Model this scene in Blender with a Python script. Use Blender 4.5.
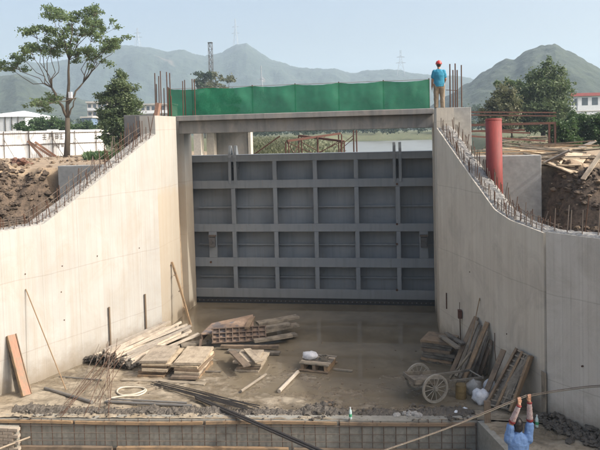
import bpy, bmesh, math, random
import numpy as np
from mathutils import Vector, Matrix, noise, Quaternion
R = math.radians
for _o in list(bpy.data.objects): bpy.data.objects.remove(_o)
scene = bpy.context.scene
COL = scene.collection

# ------------------------------------------------------------------ camera
CAM = Vector((3.295, -22.336, 6.206)); YAW, PITCH, ROLL = R(8.994), R(2.5616), R(-1.486)
FPX, PCX, PCY = 657.6, 300.0, 159.87            # focal length and principal point on a 600x450 picture
_f = Vector((-math.sin(YAW)*math.cos(PITCH), math.cos(YAW)*math.cos(PITCH), -math.sin(PITCH)))
_r0 = Vector((math.cos(YAW), math.sin(YAW), 0)); _u0 = _r0.cross(_f)
_r = math.cos(ROLL)*_r0 + math.sin(ROLL)*_u0; _u = -math.sin(ROLL)*_r0 + math.cos(ROLL)*_u0
cam = bpy.data.cameras.new('camera'); camo = bpy.data.objects.new('camera', cam); COL.objects.link(camo)
m3 = Matrix((_r, _u, -_f)).transposed().to_4x4(); m3.translation = CAM; camo.matrix_world = m3
cam.sensor_width = 36; cam.lens = FPX/600*36; cam.shift_y = -(225-PCY)/600
cam.clip_start = .1; cam.clip_end = 20000
scene.camera = camo

# ------------------------------------------------------------------ sky, sun, exposure
SUN_EL, SUN_AZ = 37.0, -8.0                       # azimuth measured from +X towards +Y
world = bpy.data.worlds.new('World'); scene.world = world; world.use_nodes = True
wn = world.node_tree; wn.nodes.clear()
sky = wn.nodes.new('ShaderNodeTexSky'); sky.sky_type = 'NISHITA'; sky.sun_disc = False
sky.sun_elevation = R(SUN_EL); sky.sun_rotation = R(90-SUN_AZ)
sky.altitude = 0; sky.air_density = .85; sky.dust_density = 9.0; sky.ozone_density = 1.0
bg = wn.nodes.new('ShaderNodeBackground'); bg.inputs['Strength'].default_value = .15
wo = wn.nodes.new('ShaderNodeOutputWorld')
wn.links.new(sky.outputs[0], bg.inputs['Color']); wn.links.new(bg.outputs[0], wo.inputs['Surface'])
sl = bpy.data.lights.new('sun', 'SUN'); sl.energy = 2.05; sl.angle = R(.8); sl.color = (1, .97, .925)
so = bpy.data.objects.new('sun', sl); COL.objects.link(so); so.location = (60, 0, 60)
_sd = Vector((math.cos(R(SUN_EL))*math.cos(R(SUN_AZ)), math.cos(R(SUN_EL))*math.sin(R(SUN_AZ)), math.sin(R(SUN_EL))))
so.rotation_euler = _sd.to_track_quat('Z', 'Y').to_euler()
vs = scene.view_settings; vs.view_transform = 'Standard'; vs.look = 'None'; vs.exposure = 0.98; vs.gamma = 1; vs.use_curve_mapping = False
scene.render.engine = 'CYCLES'
cy = scene.cycles
cy.use_denoising = True; cy.denoiser = 'OPENIMAGEDENOISE'
cy.max_bounces = 6; cy.diffuse_bounces = 3; cy.glossy_bounces = 3; cy.transmission_bounces = 4; cy.transparent_max_bounces = 12; cy.volume_bounces = 1
cy.caustics_reflective = False; cy.caustics_refractive = False; cy.sample_clamp_indirect = 4

# ------------------------------------------------------------------ pixel -> place
def ray(x, y): return _f + _r*((x-PCX)/FPX) - _u*((y-PCY)/FPX)
def PZ(x, y, z=0.0):
    d = ray(x, y); return CAM + d*((z-CAM.z)/d.z)
def PY(x, y, Y):
    d = ray(x, y); return CAM + d*((Y-CAM.y)/d.y)
def PD(x, y, dist):
    d = ray(x, y); return CAM + d*(dist/d.dot(_f))
def PWALL(x, y, P, Q, off=0.0):                   # on the vertical plane through P and Q
    n = Vector((-(Q[1]-P[1]), Q[0]-P[0], 0)).normalized(); d = ray(x, y)
    return CAM + d*((n.dot(Vector((P[0], P[1], 0))-CAM)+off)/n.dot(d))

# ------------------------------------------------------------------ materials
MATS = {}
class NT:
    def __init__(s, name):
        s.m = bpy.data.materials.new(name); s.m.use_nodes = True; s.t = s.m.node_tree; s.t.nodes.clear()
        s.out = s.t.nodes.new('ShaderNodeOutputMaterial'); s.b = s.t.nodes.new('ShaderNodeBsdfPrincipled')
        s.t.links.new(s.b.outputs[0], s.out.inputs[0]); MATS[name] = s.m
    def n(s, typ, **kw):
        x = s.t.nodes.new(typ)
        for k, v in kw.items(): setattr(x, k, v)
        return x
    def l(s, a, b): s.t.links.new(a, b)
    def coord(s, kind='Object', scale=(1,1,1), rot=(0,0,0)):
        if kind == 'Pos': o = s.n('ShaderNodeNewGeometry').outputs['Position']
        else: o = s.n('ShaderNodeTexCoord').outputs[kind]
        mp = s.n('ShaderNodeMapping'); mp.inputs['Scale'].default_value = scale; mp.inputs['Rotation'].default_value = rot
        s.l(o, mp.inputs[0]); return mp.outputs[0]
    def noise(s, co, scale, detail=6, rough=.6, dist=0):
        x = s.n('ShaderNodeTexNoise'); x.inputs['Scale'].default_value = scale; x.inputs['Detail'].default_value = detail
        x.inputs['Roughness'].default_value = rough; x.inputs['Distortion'].default_value = dist
        s.l(co, x.inputs['Vector']); return x.outputs['Fac']
    def ramp(s, fac, stops):
        x = s.n('ShaderNodeValToRGB'); e = x.color_ramp.elements
        while len(e) < len(stops): e.new(.5)
        for i, (p, c) in enumerate(stops):
            e[i].position = p; e[i].color = (*c, 1) if isinstance(c, tuple) else (c, c, c, 1)
        s.l(fac, x.inputs[0]); return x.outputs[0]
    def mix(s, fac, a, b, mode='MIX'):
        x = s.n('ShaderNodeMix', data_type='RGBA', blend_type=mode)
        for sock, v in ((x.inputs[0], fac), (x.inputs[6], a), (x.inputs[7], b)):
            if hasattr(v, 'links'): s.l(v, sock)
            elif isinstance(v, (int, float)): sock.default_value = v
            else: sock.default_value = (*v, 1)
        return x.outputs[2]
    def math(s, op, a, b=0.0, c=None):
        x = s.n('ShaderNodeMath', operation=op)
        for i, v in enumerate((a, b) if c is None else (a, b, c)):
            if hasattr(v, 'links'): s.l(v, x.inputs[i])
            else: x.inputs[i].default_value = v
        return x.outputs[0]
    def bump(s, h, strength=.4, dist=.02, prev=None):
        x = s.n('ShaderNodeBump'); x.inputs['Strength'].default_value = strength; x.inputs['Distance'].default_value = dist
        s.l(h, x.inputs['Height'])
        if prev is not None: s.l(prev, x.inputs['Normal'])
        return x.outputs[0]
    def rnd(s): return s.n('ShaderNodeObjectInfo').outputs['Random']
    def sep(s, co):
        x = s.n('ShaderNodeSeparateXYZ'); s.l(co, x.inputs[0]); return x.outputs
    def fin(s, col=None, rough=None, norm=None, metal=None):
        for k, v in (('Base Color', col), ('Roughness', rough), ('Normal', norm), ('Metallic', metal)):
            if v is None: continue
            if hasattr(v, 'links'): s.l(v, s.b.inputs[k])
            elif k == 'Base Color': s.b.inputs[k].default_value = (*v, 1)
            else: s.b.inputs[k].default_value = v
        return s.m
    def smooth(s, v, a, b):
        x = s.n('ShaderNodeMapRange', interpolation_type='SMOOTHSTEP'); s.l(v, x.inputs[0])
        x.inputs[1].default_value = a; x.inputs[2].default_value = b; return x.outputs[0]

def m_simple(name, c1, c2, scale=6, rough=.75, bump=.3, dist=.01, metal=0, kind='Object', stretch=(1,1,1), rndv=.25):
    t = NT(name); co = t.coord(kind, stretch)
    f = t.noise(co, scale, 8, .65); f2 = t.noise(co, scale*5, 4, .6)
    c = t.mix(t.ramp(f, [(.3, 0.0), (.7, 1.0)]), c1, c2)
    c = t.mix(.35, c, t.ramp(f2, [(.3, .35), (.7, 1.0)]), 'MULTIPLY')
    rv = t.math('MULTIPLY_ADD', t.rnd(), rndv, 1-rndv/2)
    hs = t.n('ShaderNodeHueSaturation'); t.l(c, hs.inputs['Color']); t.l(rv, hs.inputs['Value'])
    return t.fin(hs.outputs[0], rough, t.bump(t.math('ADD', f, t.math('MULTIPLY', f2, .4)), bump, dist), metal)

# board-marked concrete of the walls: u runs along the wall, v is height, both in metres
def m_wall(name, c1, c2, stain, stain_amt, board=.42, low=None):
    t = NT(name); uv = t.coord('UV'); x, y, z = t.sep(uv)
    big = t.noise(uv, .55, 5, .55); mid = t.noise(uv, 3, 7, .65)
    st = t.noise(t.coord('UV', (5.5, .22, 1)), 1.0, 6, .6)              # vertical streaks
    st2 = t.noise(t.coord('UV', (22, .5, 1)), 1.0, 3, .5)
    fine = t.noise(uv, 60, 4, .7)
    wob = t.math('MULTIPLY_ADD', mid, .02, x)
    cell = t.math('FLOOR', t.math('DIVIDE', wob, .19)); wn_ = t.n('ShaderNodeTexWhiteNoise', noise_dimensions='1D'); t.l(cell, wn_.inputs['W'])
    brd = wn_.outputs['Value']
    fr = t.math('FRACT', t.math('DIVIDE', wob, .19)); seam = t.math('LESS_THAN', fr, .06)
    fr2 = t.math('FRACT', t.math('DIVIDE', t.math('ADD', wob, .31), 1.14)); seam2 = t.math('LESS_THAN', fr2, .018)
    yy = t.math('MULTIPLY_ADD', big, .12, y)
    lift = t.math('LESS_THAN', t.math('ABSOLUTE', t.math('SUBTRACT', t.math('FRACT', t.math('DIVIDE', yy, 1.83)), .5)), .007)
    c = t.mix(t.ramp(big, [(.3, 0.), (.7, 1.)]), c1, c2)
    c = t.mix(t.math('MULTIPLY', brd, .12), c, (.30, .27, .22))
    c = t.mix(t.ramp(st, [(.46, 0.), (.75, stain_amt)]), c, stain)
    bl = t.noise(t.coord('UV', (1, .7, 1)), 1.3, 7, .7, .8)
    c = t.mix(t.ramp(bl, [(.46, 0.), (.66, .55)]), c, (.36, .325, .27))
    c = t.mix(t.ramp(st2, [(.55, 0.), (.8, .22)]), c, (.25, .22, .18))
    c = t.mix(t.math('MULTIPLY', seam, t.math('MULTIPLY', st2, .30)), c, (.2, .17, .14))
    c = t.mix(t.math('MULTIPLY', seam2, t.math('MULTIPLY', mid, .38)), c, (.16, .14, .11))
    c = t.mix(t.math('MULTIPLY', lift, t.math('MULTIPLY', mid, .5)), c, (.2, .17, .13))
    c = t.mix(t.ramp(mid, [(.5, 0.), (.72, .3)]), c, c2)
    # damp and silt band left by water
    lowm = t.smooth(t.math('MULTIPLY_ADD', mid, -.7, y), .35, -.35)
    c = t.mix(t.math('MULTIPLY', lowm, .75), c, (.19, .15, .10))
    if low:
        m2 = t.math('MULTIPLY', t.smooth(t.math('MULTIPLY_ADD', mid, .8, y), low[0]+.45, low[0]), .55)
        c = t.mix(m2, c, low[1])
    c = t.mix(.25, c, t.ramp(fine, [(.25, .45), (.6, 1.)]), 'MULTIPLY')
    h = t.math('ADD', t.math('MULTIPLY', brd, .25), t.math('MULTIPLY', fine, .25)); h = t.math('SUBTRACT', h, t.math('MULTIPLY', seam, .4))
    h = t.math('SUBTRACT', h, t.math('MULTIPLY', seam2, .7))
    return t.fin(c, .85, t.bump(h, .5, .006))
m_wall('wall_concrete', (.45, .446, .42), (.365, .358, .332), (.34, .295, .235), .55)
m_wall('panel_concrete', (.59, .56, .50), (.48, .455, .40), (.36, .32, .265), .35)
m_wall('pier_concrete', (.46, .452, .418), (.385, .374, .34), (.34, .285, .205), .5, low=(4.6, (.40, .325, .225)))
m_wall('wall_concrete_grey', (.60, .56, .475), (.52, .48, .40), (.38, .32, .24), .45)
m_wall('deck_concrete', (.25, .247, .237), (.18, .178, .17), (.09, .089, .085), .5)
m_simple('block_concrete', (.36, .36, .34), (.24, .245, .24), 1.6, .9, .3, .01)
m_simple('block_shaded', (.19, .19, .187), (.125, .126, .126), 1.6, .9, .3, .01)  # block concrete darkened to put the left stub wall's shade into its colour
m_simple('brick_rubble', (.20, .10, .07), (.13, .075, .055), 8, .95, .8, .03)
m_simple('rough_concrete', (.46, .45, .42), (.22, .21, .19), 14, .95, .9, .04)
m_simple('ledge_concrete', (.30, .29, .25), (.20, .19, .16), 3, .85, .3)
m_simple('pale_concrete', (.62, .58, .5), (.5, .46, .4), 2, .85, .3)
m_simple('rebar_rust', (.13, .062, .035), (.075, .045, .03), 18, .85, .4, .003, .2)
m_simple('rebar_grey', (.20, .17, .145), (.12, .085, .06), 18, .8, .4, .003, .2)
m_simple('rust_frame', (.13, .05, .032), (.075, .036, .026), 9, .85, .3, .004)
m_simple('form_rib', (.17, .115, .08), (.10, .075, .055), 9, .85, .3, .004)
m_simple('dark_steel', (.05, .045, .042), (.09, .08, .07), 10, .55, .3, .003, .5)
m_simple('grey_pipe', (.26, .25, .235), (.15, .14, .12), 7, .6, .2, .003, .3)
m_simple('red_pipe', (.26, .032, .026), (.14, .030, .025), 2.5, .7, .2, .004, stretch=(2.5,2.5,.5))
m_simple('clod', (.055, .041, .03), (.155, .115, .083), 9, .95, .9, .03)
m_simple('pale_clod', (.24, .18, .12), (.15, .11, .075), 5, .95, .8, .03)
m_simple('mud_clod', (.055, .047, .037), (.11, .094, .073), 7, .6, .8, .03)
m_simple('skin', (.42, .23, .14), (.36, .19, .12), 12, .55, .1, .002, rndv=0)
m_simple('hair', (.012, .010, .009), (.02, .016, .014), 50, .45, .4, .004, rndv=0)
m_simple('shirt_teal', (.03, .26, .40), (.025, .22, .34), 9, .85, .25, .01, rndv=0)
m_simple('shirt_blue', (.17, .30, .55), (.14, .25, .48), 9, .85, .35, .012, rndv=0)
m_simple('khaki', (.30, .24, .17), (.23, .18, .12), 9, .9, .3, .01, rndv=0)
m_simple('dark_trousers', (.05, .055, .07), (.035, .04, .05), 9, .9, .3, .01, rndv=0)
m_simple('helmet_red', (.55, .05, .04), (.5, .045, .035), 6, .35, .03, .002, rndv=0)
m_simple('cuff_red', (.30, .035, .04), (.2, .03, .03), 20, .9, .3, .004, rndv=0)
m_simple('shoe', (.04, .035, .03), (.06, .05, .04), 9, .8, .2, rndv=0)
m_simple('white_bag', (.72, .73, .74), (.55, .56, .58), 6, .6, .4, .02)
m_simple('grey_bag', (.42, .41, .38), (.30, .28, .25), 6, .8, .4, .02)
m_simple('gold_tin', (.34, .24, .10), (.2, .14, .07), 6, .5, .2, .004, .3)
m_simple('rope', (.22, .195, .15), (.14, .12, .09), 60, .95, .4, .004)
m_simple('hose_white', (.62, .56, .45), (.5, .44, .34), 8, .5, .1, .003)
m_simple('rubber', (.028, .03, .034), (.045, .048, .052), 8, .7, .2, .004)
m_simple('bolt_steel', (.17, .18, .20), (.12, .11, .10), 20, .5, .2, .002, .6)
m_simple('cart_paint', (.36, .335, .28), (.24, .21, .165), 8, .75, .3, .004)
m_simple('bark', (.13, .105, .075), (.07, .055, .04), 8, .95, .9, .03, stretch=(1,1,.25))
m_simple('far_white', (.72, .74, .76), (.64, .66, .69), 1.5, .6, .05)
m_simple('far_wall', (.52, .48, .44), (.44, .41, .38), .6, .85, .1)
m_simple('far_blue', (.16, .24, .36), (.13, .2, .3), .6, .8, .1)
m_simple('far_red', (.42, .10, .09), (.36, .09, .08), .6, .8, .1)
m_simple('far_glass', (.06, .08, .10), (.09, .11, .13), .6, .25, .02)
m_simple('brick_pale', (.40, .35, .28), (.30, .25, .2), 5, .9, .5, .01)
m_simple('pylon_steel', (.28, .30, .32), (.22, .24, .26), 1, .6, .05, metal=.3)
m_simple('tarp', (.44, .38, .29), (.32, .27, .2), 3, .7, .5, .02)
m_simple('bottle_plastic', (.55, .68, .66), (.5, .62, .6), 8, .12, .05)
m_simple('bottle_green', (.06, .34, .17), (.05, .28, .14), 8, .4, .05)

def m_wood(name, c1, c2, dirt, amt):
    t = NT(name); co = t.coord('Object', (1.2, 14, 14)); co2 = t.coord('Object', (1,1,1))
    add = t.n('ShaderNodeVectorMath', operation='ADD'); t.l(co, add.inputs[0]); rr = t.rnd()
    cmb = t.n('ShaderNodeCombineXYZ'); t.l(t.math('MULTIPLY', rr, 37), cmb.inputs[0]); t.l(t.math('MULTIPLY', rr, 91), cmb.inputs[1]); t.l(cmb.outputs[0], add.inputs[1])
    add2 = t.n('ShaderNodeVectorMath', operation='ADD'); t.l(co2, add2.inputs[0]); t.l(cmb.outputs[0], add2.inputs[1])
    g = t.noise(add.outputs[0], 1.6, 7, .6, .6); g2 = t.noise(add.outputs[0], 6, 4, .6)
    d = t.noise(add2.outputs[0], 3.2, 6, .65)
    c = t.mix(t.ramp(g, [(.3, 0.), (.7, 1.)]), c1, c2)
    c = t.mix(t.ramp(g2, [(.5, 0.), (.72, .4)]), c, (.05, .038, .027))
    c = t.mix(t.ramp(d, [(.48, 0.), (.62, amt)]), c, dirt)
    hs = t.n('ShaderNodeHueSaturation'); t.l(c, hs.inputs['Color']); t.l(t.math('MULTIPLY_ADD', rr, .6, .7), hs.inputs['Value']); t.l(t.math('MULTIPLY_ADD', rr, .3, .8), hs.inputs['Saturation'])
    return t.fin(hs.outputs[0], .85, t.bump(t.math('ADD', g, g2), .5, .004))
m_wood('wood_pale', (.46, .38, .275), (.36, .29, .20), (.21, .165, .115), .8)
m_wood('wood_batten', (.50, .44, .36), (.40, .34, .265), (.27, .22, .165), .6)
m_wood('wood_brown', (.27, .19, .115), (.19, .13, .08), (.11, .085, .06), .8)
m_wood('wood_grey', (.25, .215, .165), (.165, .14, .105), (.09, .077, .06), .8)
m_wood('wood_red', (.40, .20, .12), (.30, .155, .095), (.24, .18, .12), .8)
m_wood('form_ply', (.38, .26, .17), (.27, .18, .115), (.15, .115, .085), .8)

def m_gate():
    t = NT('gate_paint'); p = t.coord('Pos'); x, y, z = t.sep(p)
    a = t.noise(p, .8, 5, .6); b = t.noise(p, 9, 6, .65); s_ = t.noise(t.coord('Pos', (7, 7, .35)), 1, 5, .6)
    c = t.mix(t.ramp(a, [(.3, 0.), (.7, 1.)]), (.185, .205, .222), (.225, .245, .26))
    c = t.mix(t.ramp(s_, [(.5, 0.), (.75, .3)]), c, (.07, .085, .10))
    c = t.mix(t.ramp(b, [(.63, 0.), (.76, .6)]), c, (.14, .10, .08))
    rs = t.noise(t.coord('Pos', (14, 14, .5)), 1, 5, .7); c = t.mix(t.ramp(rs, [(.60, 0.), (.74, .5)]), c, (.20, .16, .125))
    dust = t.math('MULTIPLY', t.smooth(t.math('MULTIPLY_ADD', b, .5, z), 1.6, .1), .35)
    c = t.mix(dust, c, (.20, .175, .14))
    return t.fin(c, t.math('MULTIPLY_ADD', b, .25, .38), t.bump(b, .08, .004))
m_gate()
def m_floor():
    t = NT('mud_floor'); p = t.coord('Pos'); x, y, z = t.sep(p)
    a = t.noise(p, .5, 6, .6, .6); b = t.noise(p, 2.4, 8, .65, .8); f = t.noise(p, 14, 6, .7); g = t.noise(p, 70, 3, .6)
    trk = t.noise(t.coord('Pos', (.7, 3.2, 1), (0, 0, .5)), 1.4, 6, .6, 1.2)          # drag marks
    c = t.mix(t.ramp(a, [(.38, 0.), (.62, 1.)]), (.32, .255, .17), (.255, .218, .158))
    c = t.mix(t.ramp(b, [(.42, 0.), (.60, .75)]), c, (.39, .335, .25))
    c = t.mix(t.ramp(trk, [(.53, 0.), (.62, .6)]), c, (.13, .105, .075))
    c = t.mix(t.ramp(f, [(.52, 0.), (.68, .6)]), c, (.095, .077, .055))
    c = t.mix(.35, c, t.ramp(g, [(.3, .45), (.65, 1.)]), 'MULTIPLY')
    wet = t.smooth(t.math('ADD', z, t.math('MULTIPLY_ADD', b, .09, -.045)), .05, .006)
    c = t.mix(t.math('MULTIPLY', wet, .6), c, (.10, .078, .05))
    r = t.math('MULTIPLY_ADD', wet, -.66, .84); r = t.math('MULTIPLY_ADD', f, .12, r)
    h = t.math('ADD', b, t.math('MULTIPLY', f, .5)); h = t.math('SUBTRACT', h, t.math('MULTIPLY', trk, .8))
    return t.fin(c, r, t.bump(h, .45, .035))
m_floor()
def m_water(name, col, rough, sc, st):
    t = NT(name); p = t.coord('Pos'); a = t.noise(p, sc, 4, .55); b = t.noise(p, .6, 5, .6, .5)
    t.b.inputs['IOR'].default_value = 1.33
    c = t.mix(t.ramp(b, [(.4, 0.), (.6, 1.)]), col, tuple(v*1.35 for v in col))
    return t.fin(c, rough, t.bump(a, st, .01))
m_water('muddy_water', (.15, .124, .086), .015, 4, .006)
M_ = MATS['muddy_water'].node_tree
for _n in M_.nodes:
    if _n.type == 'BSDF_PRINCIPLED': _n.inputs['IOR'].default_value = 1.45
m_water('river_water', (.16, .165, .15), .3, 1.6, .6)
def m_ground():
    t = NT('ground'); p = t.coord('Pos'); x, y, z = t.sep(p)
    a = t.noise(p, .12, 6, .6); b = t.noise(p, 1.3, 8, .65); f = t.noise(p, 7, 7, .7)
    dirt = t.mix(t.ramp(b, [(.35, 0.), (.65, 1.)]), (.27, .20, .13), (.36, .28, .19))
    dirt = t.mix(t.ramp(f, [(.5, 0.), (.68, .6)]), dirt, (.12, .085, .055))
    dark = t.mix(t.ramp(f, [(.35, 0.), (.65, 1.)]), (.045, .034, .025), (.15, .11, .078))
    mdk = t.math('MULTIPLY', t.smooth(z, 5.15, 4.9), t.smooth(y, -3.0, -3.8))
    c = t.mix(mdk, dirt, dark)
    gr = t.mix(t.ramp(b, [(.3, 0.), (.7, 1.)]), (.06, .08, .03), (.10, .11, .05))
    mg = t.math('MULTIPLY', t.smooth(t.math('ADD', t.math('MULTIPLY', x, .5), t.math('MULTIPLY_ADD', a, 10, y)), 21, 29), t.ramp(b, [(.25, .3), (.5, 1.)]))
    c = t.mix(mg, c, gr)
    return t.fin(c, .95, t.bump(t.math('ADD', b, f), .7, .06))
m_ground()
def m_hill(name, c1, c2, bare, b0):
    t = NT(name); p = t.coord('Pos'); a = t.noise(p, .011, 8, .65); b = t.noise(p, .07, 8, .7); q = t.noise(p, .006, 5, .6, 1.0)
    c = t.mix(t.ramp(b, [(.35, 0.), (.65, 1.)]), c1, c2)
    c = t.mix(t.ramp(q, [(b0, 0.), (b0+.05, 1.)]), c, bare)
    return t.fin(c, 1.0, t.bump(b, 1.0, 4))
m_hill('hill_far', (.012, .024, .022), (.042, .062, .046), (.16, .125, .105), .675)
m_hill('hill_near', (.016, .028, .022), (.055, .075, .048), (.28, .19, .14), .70)
def m_leaf(name, c1, c2):
    t = NT(name); p = t.coord('Pos'); a = t.noise(p, .9, 4, .6); b = t.noise(p, 11, 3, .6)
    c = t.mix(t.ramp(a, [(.35, 0.), (.65, 1.)]), c1, c2)
    c = t.mix(.5, c, t.ramp(b, [(.3, .45), (.7, 1.)]), 'MULTIPLY')
    t.fin(c, .55)
    tr = t.n('ShaderNodeBsdfTranslucent'); t.l(c, tr.inputs[0]); ms = t.n('ShaderNodeMixShader'); ms.inputs[0].default_value = .4
    t.l(t.b.outputs[0], ms.inputs[1]); t.l(tr.outputs[0], ms.inputs[2]); t.l(ms.outputs[0], t.out.inputs[0])
m_leaf('leaf_mid', (.12, .185, .075), (.18, .245, .105))
m_leaf('leaf_dark', (.095, .145, .06), (.165, .215, .095))
m_leaf('leaf_olive', (.12, .14, .06), (.19, .19, .10))
m_leaf('leaf_bush', (.05, .10, .03), (.09, .16, .05))
m_leaf('leaf_far', (.035, .065, .03), (.06, .09, .04))
def m_net():
    t = NT('green_net'); p = t.coord('Pos'); uv = t.coord('UV')
    a = t.noise(p, 1.7, 5, .6); b = t.noise(uv, 120, 2, .5)
    c = t.mix(t.ramp(a, [(.35, 0.), (.65, 1.)]), (.008, .15, .07), (.014, .20, .095))
    t.fin(c, .6, t.bump(b, .2, .003))
    tp = t.n('ShaderNodeBsdfTransparent'); ms = t.n('ShaderNodeMixShader')
    t.l(t.math('MULTIPLY', t.math('GREATER_THAN', b, .56), .3), ms.inputs[0])
    tl = t.n('ShaderNodeBsdfTranslucent'); t.l(c, tl.inputs[0]); m0 = t.n('ShaderNodeMixShader'); m0.inputs[0].default_value = .4
    t.l(t.b.outputs[0], m0.inputs[1]); t.l(tl.outputs[0], m0.inputs[2])
    t.l(m0.outputs[0], ms.inputs[1]); t.l(tp.outputs[0], ms.inputs[2]); t.l(ms.outputs[0], t.out.inputs[0])
m_net()
def m_fence():
    t = NT('fence_sheet'); p = t.coord('Object'); a = t.noise(p, 1.2, 6, .65); s_ = t.noise(t.coord('Object', (9, 9, .6)), 1, 4, .6)
    c = t.mix(t.ramp(a, [(.35, 0.), (.65, 1.)]), (.86, .88, .88), (.90, .905, .90))
    c = t.mix(t.ramp(s_, [(.55, 0.), (.75, .35)]), c, (.42, .42, .38))
    return t.fin(c, .5, t.bump(a, .1, .01))
m_fence()
def m_sleeve():
    t = NT('sleeve_print'); p = t.coord('Object'); v = t.n('ShaderNodeTexVoronoi'); v.inputs['Scale'].default_value = 45; t.l(p, v.inputs['Vector'])
    c = t.mix(t.ramp(v.outputs['Distance'], [(.25, 1.), (.45, 0.)]), (.42, .34, .32), (.28, .15, .15))
    return t.fin(c, .9)
m_sleeve()
def m_formtop():
    t = NT('form_plate'); p = t.coord('Object'); a = t.noise(p, 1.5, 6, .65, .4); b = t.noise(p, 7, 7, .7)
    c = t.mix(t.ramp(b, [(.35, 0.), (.65, 1.)]), (.33, .235, .165), (.22, .15, .105))
    c = t.mix(t.ramp(a, [(.56, 0.), (.60, .7)]), c, (.105, .112, .13))
    c = t.mix(t.ramp(b, [(.6, 0.), (.75, .6)]), c, (.45, .38, .30))
    return t.fin(c, .8, t.bump(b, .3, .006))
m_formtop()
M = MATS

# ------------------------------------------------------------------ mesh helpers
rng = random.Random(7)
def fbm(x, y, z=0.0, o=4): return noise.fractal(Vector((x, y, z)), 1.0, 2.0, o)
def tag(o, label=None, cat=None, group=None, kind=None):
    if label: o['label'] = label
    if cat: o['category'] = cat
    if group: o['group'] = group
    if kind: o['kind'] = kind
    return o
def thing(name, label, cat, loc=(0,0,0), group=None):
    o = bpy.data.objects.new(name, None); COL.objects.link(o); o.location = loc; o.empty_display_size = .2
    return tag(o, label, cat, group)
def link(name, me, parent=None, M4=None):
    o = bpy.data.objects.new(name, me); COL.objects.link(o)
    if parent is not None:
        o.parent = parent
        if M4 is not None:                      # M4 is a world placement; parents are never rotated
            M4 = M4.copy(); M4.translation = M4.translation - parent_loc(parent); o.matrix_local = M4
    elif M4 is not None: o.matrix_world = M4
    return o
def parent_loc(p):
    v = Vector(p.location)
    while p.parent: p = p.parent; v += Vector(p.location)
    return v
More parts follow.
